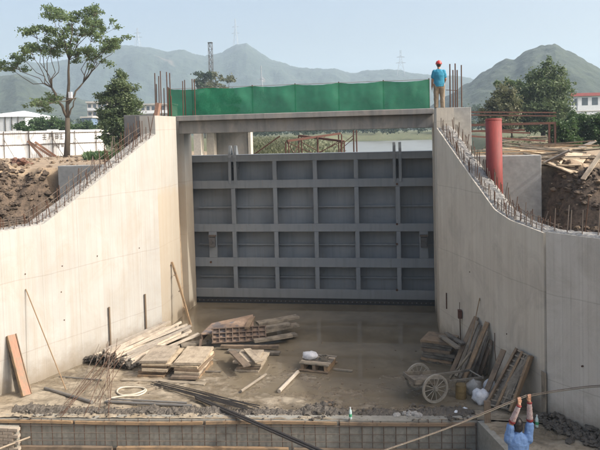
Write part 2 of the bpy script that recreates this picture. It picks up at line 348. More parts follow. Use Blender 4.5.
class MB:
    def __init__(s): s.v = []; s.f = []; s.uv = None
    def add(s, vs, fs):
        b = len(s.v); s.v += [tuple(v) for v in vs]; s.f += [tuple(i+b for i in f) for f in fs]; return s
    def box(s, c, size, rot=None):
        hx, hy, hz = size[0]/2, size[1]/2, size[2]/2; c = Vector(c)
        vs = [Vector((sx*hx, sy*hy, sz*hz)) for sz in (-1, 1) for sy in (-1, 1) for sx in (-1, 1)]
        if rot is not None: vs = [rot @ v for v in vs]
        return s.add([v+c for v in vs], [(0,2,3,1), (4,5,7,6), (0,1,5,4), (2,6,7,3), (0,4,6,2), (1,3,7,5)])
    def box2(s, a, b): return s.box([(a[i]+b[i])/2 for i in range(3)], [abs(b[i]-a[i]) for i in range(3)])
    def bar(s, a, b, w, h=None, up=(0,0,1)):          # rectangular bar from a to b
        a, b = Vector(a), Vector(b); h = w if h is None else h
        return s.box((a+b)/2, ((b-a).length, w, h), axes(a, b, up).to_3x3())
    def tube(s, pts, r, n=6, cap=True):
        pts = [Vector(p) for p in pts]; k = len(pts); rr = r if isinstance(r, (list, tuple)) else [r]*k
        b = len(s.v); t0 = (pts[1]-pts[0]).normalized(); up = Vector((0,0,1)) if abs(t0.z) < .9 else Vector((1,0,0))
        for i, p in enumerate(pts):
            t = (pts[min(i+1, k-1)]-pts[max(i-1, 0)]).normalized()
            x = t.cross(up); x = x.normalized() if x.length > 1e-6 else Vector((1,0,0)); y = t.cross(x); up = -y if False else up
            for j in range(n):
                a = 2*math.pi*j/n; s.v.append(tuple(p + (x*math.cos(a)+y*math.sin(a))*rr[i]))
        for i in range(k-1):
            for j in range(n): s.f.append((b+i*n+j, b+i*n+(j+1)%n, b+(i+1)*n+(j+1)%n, b+(i+1)*n+j))
        if cap: s.f.append(tuple(b+j for j in range(n))[::-1]); s.f.append(tuple(b+(k-1)*n+j for j in range(n)))
        return s
    def loft(s, secs, n=12):                            # secs: (centre, ru, rv, axis u, axis v)
        b = len(s.v)
        for c, ru, rv, u, v in secs:
            c, u, v = Vector(c), Vector(u), Vector(v)
            for j in range(n):
                a = 2*math.pi*j/n; s.v.append(tuple(c + u*ru*math.cos(a) + v*rv*math.sin(a)))
        k = len(secs)
        for i in range(k-1):
            for j in range(n): s.f.append((b+i*n+j, b+i*n+(j+1)%n, b+(i+1)*n+(j+1)%n, b+(i+1)*n+j))
        s.f.append(tuple(b+j for j in range(n))[::-1]); s.f.append(tuple(b+(k-1)*n+j for j in range(n))); return s
    def ball(s, c, r, seg=12, rings=8, rot=None):
        r = (r, r, r) if isinstance(r, (int, float)) else r; c = Vector(c); b = len(s.v); vs = [Vector((0,0,-r[2]))]
        for i in range(1, rings):
            ph = math.pi*i/rings - math.pi/2
            for j in range(seg):
                a = 2*math.pi*j/seg; vs.append(Vector((r[0]*math.cos(ph)*math.cos(a), r[1]*math.cos(ph)*math.sin(a), r[2]*math.sin(ph))))
        vs.append(Vector((0,0,r[2])))
        if rot is not None: vs = [rot @ v for v in vs]
        fs = [(0, 1+(j+1)%seg, 1+j) for j in range(seg)]
        for i in range(rings-2):
            for j in range(seg): fs.append((1+i*seg+j, 1+i*seg+(j+1)%seg, 1+(i+1)*seg+(j+1)%seg, 1+(i+1)*seg+j))
        t = len(vs)-1; fs += [(t, 1+(rings-2)*seg+j, 1+(rings-2)*seg+(j+1)%seg) for j in range(seg)]
        return s.add([v+c for v in vs], fs)
    def mesh(s, name, mat, origin=(0,0,0), smooth=False, uvf=None):
        o = Vector(origin); me = bpy.data.meshes.new(name)
        me.from_pydata([(v[0]-o.x, v[1]-o.y, v[2]-o.z) for v in s.v], [], s.f); me.validate(verbose=False)
        bm = bmesh.new(); bm.from_mesh(me); bmesh.ops.recalc_face_normals(bm, faces=bm.faces); bm.to_mesh(me); bm.free()
        if smooth: me.polygons.foreach_set('use_smooth', [True]*len(me.polygons))
        if uvf:
            l = me.uv_layers.new(name='UVMap')
            for p in me.polygons:
                for li in p.loop_indices:
                    co = me.vertices[me.loops[li].vertex_index].co + o; l.data[li].uv = uvf(co, p.normal)
        me.materials.append(M[mat] if isinstance(mat, str) else mat); return me
    def build(s, name, mat, parent=None, smooth=False, uvf=None):
        if parent is not None: org = parent_loc(parent)
        else:
            a = np.array(s.v); org = Vector(((a[:,0].min()+a[:,0].max())/2, (a[:,1].min()+a[:,1].max())/2, a[:,2].min()))
        o = link(name, s.mesh(name, mat, org, smooth, uvf), parent)
        if parent is None: o.location = org
        return o
def axes(a, b, up=(0,0,1)):                             # local X from a to b, origin midway
    a, b, up = Vector(a), Vector(b), Vector(up); x = (b-a).normalized()
    if abs(x.dot(up.normalized())) > .98: up = Vector((0,1,0)) if abs(x.y) < .9 else Vector((1,0,0))
    y = up.cross(x).normalized(); z = x.cross(y); m = Matrix((x, y, z)).transposed().to_4x4(); m.translation = (a+b)/2; return m
_rod = {}
def rod_mesh(mat, n=6):                                 # unit rod along X, shared
    if (mat, n) not in _rod: _rod[mat, n] = MB().tube([(-.5,0,0), (.5,0,0)], 1.0, n).mesh('rod', mat, smooth=False)
    return _rod[mat, n]
def rod(name, a, b, r, mat, parent=None, n=6):
    m = axes(a, b) @ Matrix.Diagonal(((Vector(b)-Vector(a)).length, r, r, 1)); return link(name, rod_mesh(mat, n), parent, m)
def structure(o): o['kind'] = 'structure'; return o
_pk = {}
def plank_mesh(L, W, T, mat, seed):
    key = (round(L,2), round(W,3), round(T,3), mat, seed % 5)
    if key in _pk: return _pk[key]
    q = random.Random(seed); mb = MB(); n = 7; warp = q.uniform(-.012, .012)*L; tw = q.uniform(-.03, .03)
    for i in range(n+1):
        t = i/n-.5; x = t*L; z0 = warp*(1-4*t*t)*.7; cw = math.cos(tw*t); sw = math.sin(tw*t*4)
        for sy, sz in ((-1,-1), (1,-1), (1,1), (-1,1)):
            y = sy*W/2*(1+q.uniform(-.03,.03)); z = sz*T/2*(1+q.uniform(-.05,.05))
            mb.v.append((x+q.uniform(-.006,.006)*(i in (0,n)), y*cw-z*sw, z*cw+y*sw*.4+z0))
    for i in range(n):
        for j in range(4): mb.f.append((i*4+j, i*4+(j+1)%4, i*4+4+(j+1)%4, i*4+4+j))
    mb.f += [(3,2,1,0), (n*4, n*4+1, n*4+2, n*4+3)]
    _pk[key] = mb.mesh('plank', mat); return _pk[key]
def plank(name, a, b, W, T, mat, seed=0, up=(0,0,1), parent=None):
    a, b = Vector(a), Vector(b); return link(name, plank_mesh((b-a).length, W, T, mat, seed), parent, axes(a, b, up))
def interp(x, pts):
    if x <= pts[0][0]: return pts[0][1]
    for (x0, y0), (x1, y1) in zip(pts, pts[1:]):
        if x <= x1: return y0 + (y1-y0)*(x-x0)/(x1-x0)
    return pts[-1][1]
def sstep(a, b, x): t = max(0, min(1, (x-a)/(b-a))); return t*t*(3-2*t)
def _ico(sub):
    bm = bmesh.new(); bmesh.ops.create_icosphere(bm, subdivisions=sub, radius=1.0); v = [x.co.copy() for x in bm.verts]; f = [tuple(w.index for w in x.verts) for x in bm.faces]; bm.free(); return v, f
ICO = {1: _ico(1), 2: _ico(2)}
def clods(mb, p, r, q):                                 # one lumpy clod
    vs, fs = ICO[2 if r > .035 else 1]; ro = Quaternion((q.gauss(0,1), q.gauss(0,1), q.gauss(0,1), q.gauss(0,1))).normalized()
    sc = (q.uniform(.7,1.3)*r, q.uniform(.7,1.3)*r, q.uniform(.45,.85)*r); p = Vector(p); o = q.random()*50; out = []
    for v in vs:
        w = ro @ (v*(1+.55*noise.noise(v*1.3+Vector((o,o,o)))+.55*noise.noise(v*3.3+Vector((o,0,o))))); out.append((w.x*sc[0]+p.x, w.y*sc[1]+p.y, w.z*sc[2]+p.z))
    mb.add(out, fs)

# ------------------------------------------------------------------ the lines of the walls
def xL(y): return -4.25 if y >= -3.0 else -4.25 - (-3.0-y)*.4155
def xR(y): return 4.25 if y >= -2.8 else (4.25 + (-2.8-y)*.358 if y >= -8.1 else 6.147 + (-8.1-y)*.93)
def xRl(y): return xR(y)
ZWALL = 3.97
def zL(y): return interp(y, [(-12, ZWALL), (-6.85, ZWALL), (-6.68, 4.06), (-6.3, 4.27), (-3.0, 6.2), (-2.9, 6.25)])
def zR(y): return interp(y, [(-12, ZWALL-.02), (-8.06, 3.94), (-6.76, 4.03), (-6.07, 4.18), (-4.8, 4.93), (-2.55, 6.33)])
RIV_L = [(1.2,-4.75), (12,-4.8), (79,-4.9), (142,-10), (200,-14)]
RIV_R = [(1.2,4.75), (12,4.8), (40,9), (97,12), (200,12.5)]
WATER_Z = 3.0
def lumps(x, y):
    return .17*abs(fbm(x*2.6, y*2.6, 31, 3)) + .11*abs(noise.noise(Vector((x*6.5, y*6.5, 2)))) + .05*noise.noise(Vector((x*14, y*14, 5))) - .08
def ground_h(x, y):
    nz = .12*fbm(x*.35, y*.35, 1.3)
    far = 4.8 + .25*fbm(x*.03, y*.03, 5) + nz
    if y > 1.5:
        l, r = interp(y, RIV_L), interp(y, RIV_R)
        if y < 146 and l < x < r: return 1.2
        d = (min(abs(x-l), abs(x-r)) if y < 146 else (0 if l < x < r else min(abs(x-l), abs(x-r)))+(y-146)*.6)
        if y < 190: 
            k = sstep(0, 4.5 if y > 12 else .3, d); return (WATER_Z-.3)*(1-k) + far*k
        return far
    if x < 0:
        s = (xL(y)-.5) - x
        if s < -.25: return -1.6
        if y > -3.42: return 5.2*1.0 + nz*.6 + (far-5.2)*sstep(4, 22, s)
        top = 5.28 + .1*fbm(x*.8, y*.8, 2); k = sstep(1.7, 3.6, s + .45*fbm(x*.9, y*.9, 8))
        k = max(k, sstep(-5.6, -3.3, y + .4*fbm(x, y, 6))*sstep(2.0, 2.8, s))
        lo = 3.35 if y > -10.5 else interp(y, [(-13,-1.0), (-10.5,3.35)])
        return lo + (top-lo)*k + (.28*fbm(x*1.7, y*1.7, 3) + lumps(x, y))*(1-abs(2*k-1)*.35) + (far-5.2)*sstep(6, 24, s)
    s = x - (xR(y)+.5)
    if s < -.25: return -1.6
    if y > -4.02: return 5.0 + nz*1.2 + (far-5.0)*sstep(4, 22, s)
    k = sstep(1.5, 4.4, s + .5*fbm(x*.8, y*.8, 8.5)); k = max(k, sstep(-6.6, -3.8, y + .4*fbm(x, y, 6))*sstep(1.45, 2.3, s)); lo = 3.4 if y > -10.5 else interp(y, [(-13,-1.0), (-10.5,3.4)])
    return lo + (5.15-lo)*k + .2*fbm(x*1.6, y*1.6, 4) + lumps(x, y)*.8 + (far-5.0)*sstep(6, 24, s)

# ------------------------------------------------------------------ ground sheet
def axis_coords(lo, hi, step, far, k):
    c = list(np.arange(lo, hi+1e-6, step)); d = step; a = hi; up = []
    while a < far: d *= k; a += d; up.append(a)
    d = step; a = lo; dn = []
    while a > -far: d *= k; a -= d; dn.append(a)
    return dn[::-1] + c + up
gx = axis_coords(-13, 13, .11, 6500, 1.09); gy = axis_coords(-13, 4, .11, 6500, 1.07)
gv = [(x, y, ground_h(x, y)) for y in gy for x in gx]; nx = len(gx)
gf = [(j*nx+i, j*nx+i+1, (j+1)*nx+i+1, (j+1)*nx+i) for j in range(len(gy)-1) for i in range(nx-1)]
mb = MB(); mb.v = gv; mb.f = gf
structure(mb.build('ground', 'ground', smooth=True))

# river behind the gate
mb = MB(); ys = [1.45, 12, 30, 50, 70, 80, 90, 97, 110, 120, 130, 142, 152]
for y in ys: mb.v += [(interp(y, RIV_L)-3.2*(y > 2), y, WATER_Z), (interp(y, RIV_R)+3.2*(y > 2), y, WATER_Z)]
mb.f = [(2*i, 2*i+1, 2*i+3, 2*i+2) for i in range(len(ys)-1)]
structure(mb.build('river_water', 'river_water'))

# channel floor: a muddy slab, its front edge is the step down to the foundation pit
def y_edge(x): return -8.8 + .088*min(x, 4.75)
def floor_z(x, y):
    base = interp(y, [(-9.5,.034), (-8,.016), (-6.5,.006), (-5.2,-.008), (-4.4,-.05), (-3,-.11), (2,-.13)])
    base += .02*sstep(-1, -4, x)*sstep(-4, -6, y) - .016*sstep(-.8, 1.4, x)*sstep(-8.3, -7.2, y)
    e = y-y_edge(x); base += .055*math.exp(-((e-.36)/.16)**2)*max(0, .6+.9*fbm(x*1.3, y*1.3, 17))
    n2 = fbm(x*.6+.4*fbm(x*2, y*2, 3), y*.75, 11)
    return base + .034*n2 + .017*fbm(x*2.2, y*2.2, 12) + .010*fbm(x*7, y*7, 13)
NU, NV = 290, 320
mb = MB()
for j in range(NV+1):
    v = j/NV
    for i in range(NU+1):
        u = i/NU; y = -8.8
        for _ in range(6):
            x = (xL(y)-.2)*(1-u) + (min(xR(y), 6.4)+.2)*u; y = y_edge(x)*(1-v) + 1.4*v
        mb.v.append((x, y, floor_z(x, y)))
for j in range(NV):
    for i in range(NU): a = j*(NU+1)+i; mb.f.append((a, a+1, a+NU+2, a+NU+1))
FP = np.array(mb.v); qf = random.Random(99)                # footprints and the handcart's ruts pressed into the mud
def press(cx, cy, ang, L, W, dep):
    m_ = (abs(FP[:,0]-cx) < L) & (abs(FP[:,1]-cy) < L); dx = FP[m_,0]-cx; dy = FP[m_,1]-cy
    u_ = (dx*math.cos(ang)+dy*math.sin(ang))/L*2; v_ = (-dx*math.sin(ang)+dy*math.cos(ang))/W*2; r2 = u_*u_+v_*v_
    FP[m_,2] += -dep*np.exp(-r2**2) + dep*.45*np.exp(-((np.sqrt(r2)-1.35)/.22)**2)
for _ in range(26):
    x, y, a = qf.uniform(-4,4.2), qf.uniform(-8.2,-4.4), qf.uniform(0,6.28)
    for k in range(qf.randint(4,11)):
        sd = .11*(1 if k % 2 else -1); press(x-math.sin(a)*sd, y+math.cos(a)*sd, a+qf.gauss(0,.12), .29, .125, qf.uniform(.014,.03)); x += .55*math.cos(a); y += .55*math.sin(a); a += qf.gauss(0,.14)
for k in range(160):
    t_ = k/160; cx = 3.4-6.2*t_; cy = -6.9+1.3*math.sin(t_*3.0)-.3*t_
    for o_ in (-.39,.39): press(cx, cy+o_, .1, .16, .09, .016)
mb.v = [tuple(v) for v in FP]
b0 = len(mb.v); nu, nv = 50, 60
for j in range(nv+1):
    y = -11.4 + (-8.42+11.4)*j/nv
    for i in range(nu+1):
        xa = 4.8 + .31*(-8.4-y); x = xa + (xR(y)+.2-xa)*i/nu; mb.v.append((x, y, .02 + .03*fbm(x*1.2, y*1.2, 18) + .012*fbm(x*5, y*5, 19)))
for j in range(nv):
    for i in range(nu): a = b0+j*(nu+1)+i; mb.f.append((a, a+1, a+nu+2, a+nu+1))
structure(mb.build('channel_floor', 'mud_floor', smooth=True))
mb = MB(); yy = np.linspace(-8.3, 1.4, 30)
for y in yy: mb.v += [(xL(y)-.15, y, 0), (xR(y)+.15, y, 0)]
mb.f = [(2*i, 2*i+1, 2*i+3, 2*i+2) for i in range(29)]
structure(mb.build('puddle_water', 'muddy_water'))
mb = MB(); n = 60
for j in range(n+1):
    for i in range(n+1):
        x = -10+20*i/n; y = -19+11*j/n; mb.v.append((x, y, -.66 + .05*fbm(x*.7, y*.7, 21) + .02*fbm(x*3, y*3, 22)))
for j in range(n):
    for i in range(n): a = j*(n+1)+i; mb.f.append((a, a+1, a+n+2, a+n+1))
structure(mb.build('foundation_pit', 'mud_floor', smooth=True))
mb = MB(); mb.v = [(-9.5,-18,-.655), (9.5,-18,-.655), (9.5,-8.2,-.655), (-9.5,-8.2,-.655)]; mb.f = [(0,1,2,3)]
structure(mb.build('pit_water', 'muddy_water'))

# ------------------------------------------------------------------ hills
def hill(name, prof, r0, r1, r2, mat, zb=4.0, bump=6.0, seed=0, can=2.8, nr=150, step=1.2):
    # prof: skyline read as (pixel x, pixel y); the ridge stands at distance r1, its foot at r0, its back at r2
    mb = MB(); xs = np.arange(prof[0][0], prof[-1][0]+.1, step); k = len(xs)
    for px in xs:
        py = interp(px, prof); d = ray(px, py); d = d/Vector((d.x, d.y, 0)).length; zt = CAM.z + d.z*r1
        h = Vector((d.x, d.y, 0))
        for i in range(nr+1):
            t = i/nr; r = r0+(r2-r0)*t; tr = (r1-r0)/(r2-r0)
            s = sstep(0, 1, t/tr) if t < tr else 1-.5*sstep(0, 1, (t-tr)/(1-tr))
            rr = r*(1+.025*fbm(px*.02, t*3, seed)); p = CAM + h*rr
            sub = .22*fbm(p.x*.006, p.y*.006, seed+1)*(zt-zb)*min(1, t*5)*(1-sstep(.6,1,s))
            z = zb + (zt-zb)*s + sub + (bump*fbm(p.x*.012, p.y*.012, seed+2, 3) + can*(abs(noise.noise(Vector((p.x*.07, p.y*.07, seed))))+.6*abs(noise.noise(Vector((p.x*.16, p.y*.16, seed+4))))))*min(1, t*4) - 3*(1-min(1, t*6))
            mb.v.append((p.x, p.y, z))
    for j in range(k-1):
        for i in range(nr): a = j*(nr+1)+i; mb.f.append((a, a+1, a+nr+2, a+nr+1))
    return structure(mb.build(name, mat, smooth=True))
FAR = [(-60,74),(-10,68),(20,62),(45,66),(70,60),(95,55),(112,50),(125,46),(138,47),(150,49),(165,54),(185,52),(205,57),(222,54),(236,46),(246,45),(258,53),(272,62),(290,67),(310,70),(335,69),(350,74),(380,73),(400,72),(430,75),(455,78),(480,84),(520,90),(600,92),(660,90)]
hill('hill', FAR, 800, 1250, 1700, 'hill_far', 4, 5, 3)
MID = [(-120,78),(-60,72),(-20,74),(0,78),(15,74),(30,80),(50,92),(75,100),(100,106),(130,112),(165,114),(200,108),(240,116),(300,118),(360,117),(430,116)]
hill('hill', MID, 380, 620, 800, 'hill_near', 4, 3, 9)
RGT = [(415,125),(430,110),(445,100),(460,90),(470,85),(482,76),(495,68),(506,63),(515,62),(523,56),(533,51),(545,49),(556,48),(566,54),(576,58),(586,65),(600,72),(620,80),(660,92),(720,100)]
hill('hill', RGT, 330, 520, 700, 'hill_near', 4, 1.5, 5, can=3.0)

# ------------------------------------------------------------------ wing walls
def wing_wall(name, label, xf, zf, y0, y1, side, mat, thick=.5, bars=None, n=60):
    ys = np.linspace(y0, y1, n+1); u = [0]
    for a, b in zip(ys, ys[1:]): u.append(u[-1] + math.hypot(xf(b)-xf(a), b-a))
    t = thing(name, label, 'concrete wall', (xf(y0), y0, 0))
    q = random.Random(hash(label) % 999); ulook = lambda y: float(np.interp(y, ys, u) if y1 > y0 else np.interp(-y, -ys, u))
    mb = MB(); nz = 10
    for y in ys:
        for k in range(nz+1): z = -.8 + (zf(y)+.8)*k/nz; mb.v.append((xf(y), y, z))
    for i in range(n):
        for k in range(nz): a = i*(nz+1)+k; mb.f.append((a, a+1, a+nz+2, a+nz+1))
    b = len(mb.v)                                       # back and ends
    for y in ys: mb.v += [(xf(y)+side*thick, y, -.8), (xf(y)+side*thick, y, zf(y)-.03), (xf(y), y, zf(y))]
    for i in range(n): a = b+3*i; mb.f += [(a, a+3, a+4, a+1), (a+1, a+4, a+5, a+2)]
    for i in (0, n):
        a = b+3*i; mb.f.append((a, a+1, a+2, i*(nz+1)))
    uvf = lambda co, nrm: (ulook(co.y) + (abs(co.x-xf(co.y)) if abs(nrm.y) > .8 else 0), co.z)
    me_o = mb.build('wall_body', mat, t, uvf=uvf)
    # broken top with exposed stones
    mb = MB(); m = 9; L = int(u[-1]/.07)
    for i in range(L+1):
        y = y0 + (y1-y0)*i/L
        for k in range(m+1):
            w = k/m; e = min(1, w*6, (1-w)*6); mb.v.append((xf(y)+side*thick*(.035+.93*w), y, zf(y) - .012 + e*(.035+.035*q.random()+.03*fbm(y*3, w*3, 7))))
    for i in range(L):
        for k in range(m): a = i*(m+1)+k; mb.f.append((a, a+1, a+m+2, a+m+1))
    mb.build('broken_top', 'rough_concrete', t)
    return t, ulook
def starter_bars(t, xf, zf, y0, y1, side, step, hts, rows=(.08, .42), mats=('rebar_grey', 'rebar_rust'), r=.011, seed=1):
    q = random.Random(seed); y = y0; s = 1 if y1 > y0 else -1
    while (y-y1)*s < 0:
        for w in rows:
            h = interp(y, hts)*q.uniform(.55, 1.15); x = xf(y)+side*w+q.uniform(-.03,.03); b = (x, y+q.uniform(-.03,.03), zf(y)-.1)
            rod('rebar', b, (b[0]+q.gauss(0,.11)*h, b[1]+q.gauss(0,.11)*h, zf(y)+h), r, mats[0] if q.random() < .5 else mats[1], t, 5)
        y += s*step*q.uniform(.8, 1.2)
def side_bars(t, xf, zf, y0, y1, offs, step=.7, r=.008, seed=3):   # long bars tied along the wall
    q = random.Random(seed)
    for w, dz in offs:
        y = y0
        while y < y1:
            y2 = min(y+step, y1); rod('rebar', (xf(y)+w, y, zf(y)+dz+q.uniform(-.02,.02)), (xf(y2)+w, y2, zf(y2)+dz+q.uniform(-.02,.02)), r, 'rebar_grey', t, 5); y = y2
lw, _ = wing_wall('wing_wall', 'sunlit cream concrete wing wall along the left of the channel, sloping down', xL, zL, -3.0, -11.5, -1, 'wall_concrete')
starter_bars(lw, xL, zL, -3.1, -11.2, -1, .105, [(-11.5,.26), (-6.9,.28), (-5.5,.44), (-3.6,.62), (-3.1,.75)], seed=11)
side_bars(lw, xL, zL, -10.5, -6.9, [(-.08,.08), (-.08,.2), (-.42,.08), (-.42,.2)], seed=2)
side_bars(lw, xL, zL, -6.9, -3.1, [(-.42,.14),(-.08,.1),(-.42,.3)], seed=4)
rw, _ = wing_wall('wing_wall', 'shaded grey concrete wing wall along the right of the channel behind the handcart', xR, zR, -2.8, -8.07, 1, 'wall_concrete_grey')
starter_bars(rw, xR, zR, -2.9, -7.95, 1, .09, [(-8.1,.24), (-6.9,.28), (-5.6,.35), (-3.6,.4), (-2.9,.42)], seed=12)
side_bars(rw, xR, zR, -8.0, -5.9, [(.08,.1), (.42,.12)], seed=5)
def xN(y): return 6.147+.02 + (-8.12-y)*.93
nw, _ = wing_wall('wing_wall', 'nearest right concrete wall panel splayed outwards behind the worker in blue', xN, lambda y: ZWALL, -8.13, -11.5, 1, 'panel_concrete', n=30)
starter_bars(nw, xN, lambda y: ZWALL, -8.2, -11.2, 1, .22, [(-12,.95), (-8,.7)], seed=13)

# tie-bolt holes left in the faces
def face_pt(x, y, side):
    P, Q = ((-4.25,-3.0), (-6.3275,-8.0)) if side < 0 else ((4.25,-2.8), (6.1114,-8.0)); return PWALL(x, y, P, Q)
for (px, py, sd, t) in [(25,274,-1,lw), (62,266,-1,lw), (139,248,-1,lw), (64,320,-1,lw), (97,256,-1,lw), (61,292,-1,lw), (507,334,1,rw), (480,300,1,rw), (470,272,1,rw)]:
    p = face_pt(px, py, sd); rod('tie_bolt', p, p + Vector((.02*-sd, 0, 0)), .015, 'rebar_rust', t, 8)
p = PWALL(583,366,(6.17,-8.13),(8.96,-11.13)); rod('tie_bolt', p, p+Vector((-.03,-.02,0)), .018, 'rebar_rust', nw, 8)

# ------------------------------------------------------------------ piers with the stoplog and gate slots
def pier(label, side, ztop, y0, deep):
    dp_ = deep
    t = thing('gate_pier', label, 'pier', (side*4.25, y0, 0))
    def prism(name, ya, yb, xa, z1, mat='pier_concrete'):
        mb = MB(); mb.box2((side*xa, ya, -.8), (side*(4.25+deep), yb, z1))
        return mb.build(name, mat, t, uvf=lambda co, n: ((co.y if abs(n.x) > .5 else co.x), co.z))
    mat = 'pier_concrete' if side < 0 else 'wall_concrete_grey'
    dp_, deep = deep, .5; prism('pier_body', y0, -1.12, 4.25, ztop, mat)
    deep = dp_; prism('slot_back', -1.12, -.36, 4.78, ztop-.004, mat)
    deep = dp_; prism('pier_body', -.36, .44, 4.25, ztop, mat)
    prism('slot_back', .44, 1.5, 4.9, ztop-.004, mat)
    prism('pier_body', 1.5, 3.2, 4.25, 5.25, mat)
    return t
lp = pier('sunlit left gate pier with tall rusty bars rising from its top', -1, 6.78, -3.0, .95)
rp = pier('shaded right gate pier below the man in the red helmet', 1, 6.76, -2.8, .95)
q = random.Random(5)
for px, top, bot in [(154.2,73,118),(155.6,84,118),(158,76,118),(160,71,118),(163.5,88,118),(166.5,72,118),(169.5,73,118),(167.8,87,118),(171,96,118),(182,81,116),(184.5,80,116),(192,79,114),(194.2,79,114)]:
    Y = q.uniform(-1.45, -1.15) if px < 175 else q.uniform(-.2, .3); a = PY(px, bot, Y); b = PY(px, top, Y); a.z = 6.7
    rod('rebar', (b.x, Y, a.z), (b.x+.01, Y+q.uniform(-.04,.04), b.z), .018, 'rebar_rust', lp, 6)
for px, top in [(449.5,64),(452.6,70),(454.8,63.5),(456.8,70),(461,65)]:
    Y = q.uniform(-.6, .2); b = PY(px, top, Y); rod('rebar', (b.x, Y, 6.7), (b.x+.01, Y, b.z), .02, 'rebar_rust', rp, 6)
a, b = PY(446,90,-.3), PY(457,90.5,-.3); rod('rebar', a, b, .012, 'rebar_rust', rp, 6)
pl = MB().box(PY(157.5,110,-2.6), (.12,.2,.45), Matrix.Rotation(.2,3,'Y')); tag(pl.build('formwork_offcut', 'wood_red'), 'small pinkish board end standing on the left pier', 'board')

# cut-off walls running back into the banks
def cutoff(label, a, b, mat='block_concrete'):
    o = MB().box2(a, b).build('cutoff_wall', mat); bv = o.modifiers.new('bevel', 'BEVEL'); bv.width = .012; bv.segments = 1; return tag(o, label, 'concrete wall')
cutoff('low grey concrete cut-off wall in front of the brown soil bank on the left', (-7.2,-3.6,3.0), (-5.0,-3.25,5.31), 'block_concrete')
cutoff('low weathered concrete cut-off wall behind the red pipe', (5.1,-4.2,3.0), (6.88,-3.85,5.39))
cl = cutoff('high shade-darkened concrete stub wall beside the left pier below the conifer', (-5.93,-1.5,4.5), (-4.753,-1.125,6.86), 'block_shaded')
cr = cutoff('high grey concrete stub wall under the man in the red helmet', (4.753,-1.5,4.6), (5.36,-1.125,6.79))
for i in range(13):
    x = -5.9+.085*i; rod('rebar', (x,-1.62,5.6), (x+q.uniform(-.03,.03),-1.65,6.3+q.uniform(-.1,.35)), .012, 'rebar_rust', cl, 5)

# ------------------------------------------------------------------ footbridge deck over the gate
dk = thing('footbridge_deck', 'dark weathered concrete footbridge beam spanning the gate between the piers', 'bridge deck', (0,-.6,6.2))
uvd = lambda co, n: (co.x, co.z*1.0 + co.y)
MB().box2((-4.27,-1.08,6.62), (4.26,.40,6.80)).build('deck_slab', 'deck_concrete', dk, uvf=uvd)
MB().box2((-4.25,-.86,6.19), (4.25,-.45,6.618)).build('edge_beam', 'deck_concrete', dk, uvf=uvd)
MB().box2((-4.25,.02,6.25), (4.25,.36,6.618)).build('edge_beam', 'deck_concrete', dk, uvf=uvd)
for o in dk.children: bv = o.modifiers.new('bevel', 'BEVEL'); bv.width = .015; bv.segments = 1

# ------------------------------------------------------------------ green safety net on the deck
nt = thing('safety_net', 'green mesh safety net stretched along the footbridge', 'safety net', (0,.2,6.8))
mb = MB(); nn, kk = 150, 10; q = random.Random(31)
for i in range(nn+1):
    x = -4.95 + 9.13*i/nn; ph = ((x+4.95) % 1.52)/1.52
    for k in range(kk+1):
        w = k/kk; top = 7.80 - .05*math.sin(math.pi*ph)**1 + .012*fbm(x*3, 0, 3)
        z = 6.81 + (top-6.81)*w; y = .2 + .045*math.sin(x*4.1+w*2)*(1-.5*w) + .04*fbm(x*2.2, w*2, 8) - .07*math.sin(math.pi*w)*math.sin(math.pi*ph)
        mb.v.append((x, y, z))
for i in range(nn):
    for k in range(kk): a = i*(kk+1)+k; mb.f.append((a, a+1, a+kk+2, a+kk+1))
mb.build('mesh_sheet', 'green_net', nt, smooth=True, uvf=lambda co, n: (co.x, co.z))
for i in range(7): x = -4.95+1.52*i; rod('post', (x,.27,6.78), (x,.27,7.84), .022, 'rebar_rust', nt, 6)
rod('top_rope', (-4.95,.22,7.80), (4.18,.22,7.80), .008, 'rope', nt, 5)

# ------------------------------------------------------------------ sluice gate
gt = thing('sluice_gate', 'blue grey steel sluice gate with a grid of beams closing the channel', 'sluice gate', (.12,.8,0))
GX = [-4.28,-2.81,-1.27,.18,1.63,3.06,4.53]; F = .62                       # front plane
def gbuild(mb, name, parent=gt, bevel=.006, mat='gate_paint'):
    o = mb.build(name, mat, parent)
    if bevel: b = o.modifiers.new('bevel', 'BEVEL'); b.width = bevel; b.segments = 1
    return o
gbuild(MB().box2((-4.6,1.12,.2), (4.75,1.15,5.36)), 'skin_plate', bevel=0)
GZ = [(5.14,5.39), (4.18,4.47), (2.61,2.89), (1.34,1.67), (.22,.55)]
for i, (z0, z1) in enumerate(GZ):
    mb = MB()
    if i == 0: mb.box2((-4.6,F,z0), (4.75,F+.025,z1)); mb.box2((-4.6,F+.028,z1-.022), (4.75,1.118,z1))
    else: mb.box2((-4.6,F,z0), (4.75,F+.025,z1)); zc = (z0+z1)/2; mb.box2((-4.6,F+.028,zc-.012), (4.75,1.118,zc+.012))
    gbuild(mb, 'cross_beam')
for k, ((zl, _), (_, zh)) in enumerate(zip(GZ, GZ[1:])):
    for j, x in enumerate(GX[1:-1]):
        if k == 0 and j in (0, 4): continue
        mb = MB(); mb.box2((x-.075,F+.004,zh+.002), (x+.075,F+.026,zl-.002)); mb.box2((x-.011,F+.028,zh-.1), (x+.011,1.118,zl+.1)); gbuild(mb, 'vertical_rib', bevel=.004)
for z in (3.47, 2.1, .91):
    for a, b in zip(GX, GX[1:]):
        mb = MB(); mb.box2((a+.02,1.02,z-.012), (b-.02,1.118,z+.012)); mb.box2((a+.02,1.0,z-.04), (b-.02,1.018,z+.018)); gbuild(mb, 'stiffener', bevel=0)
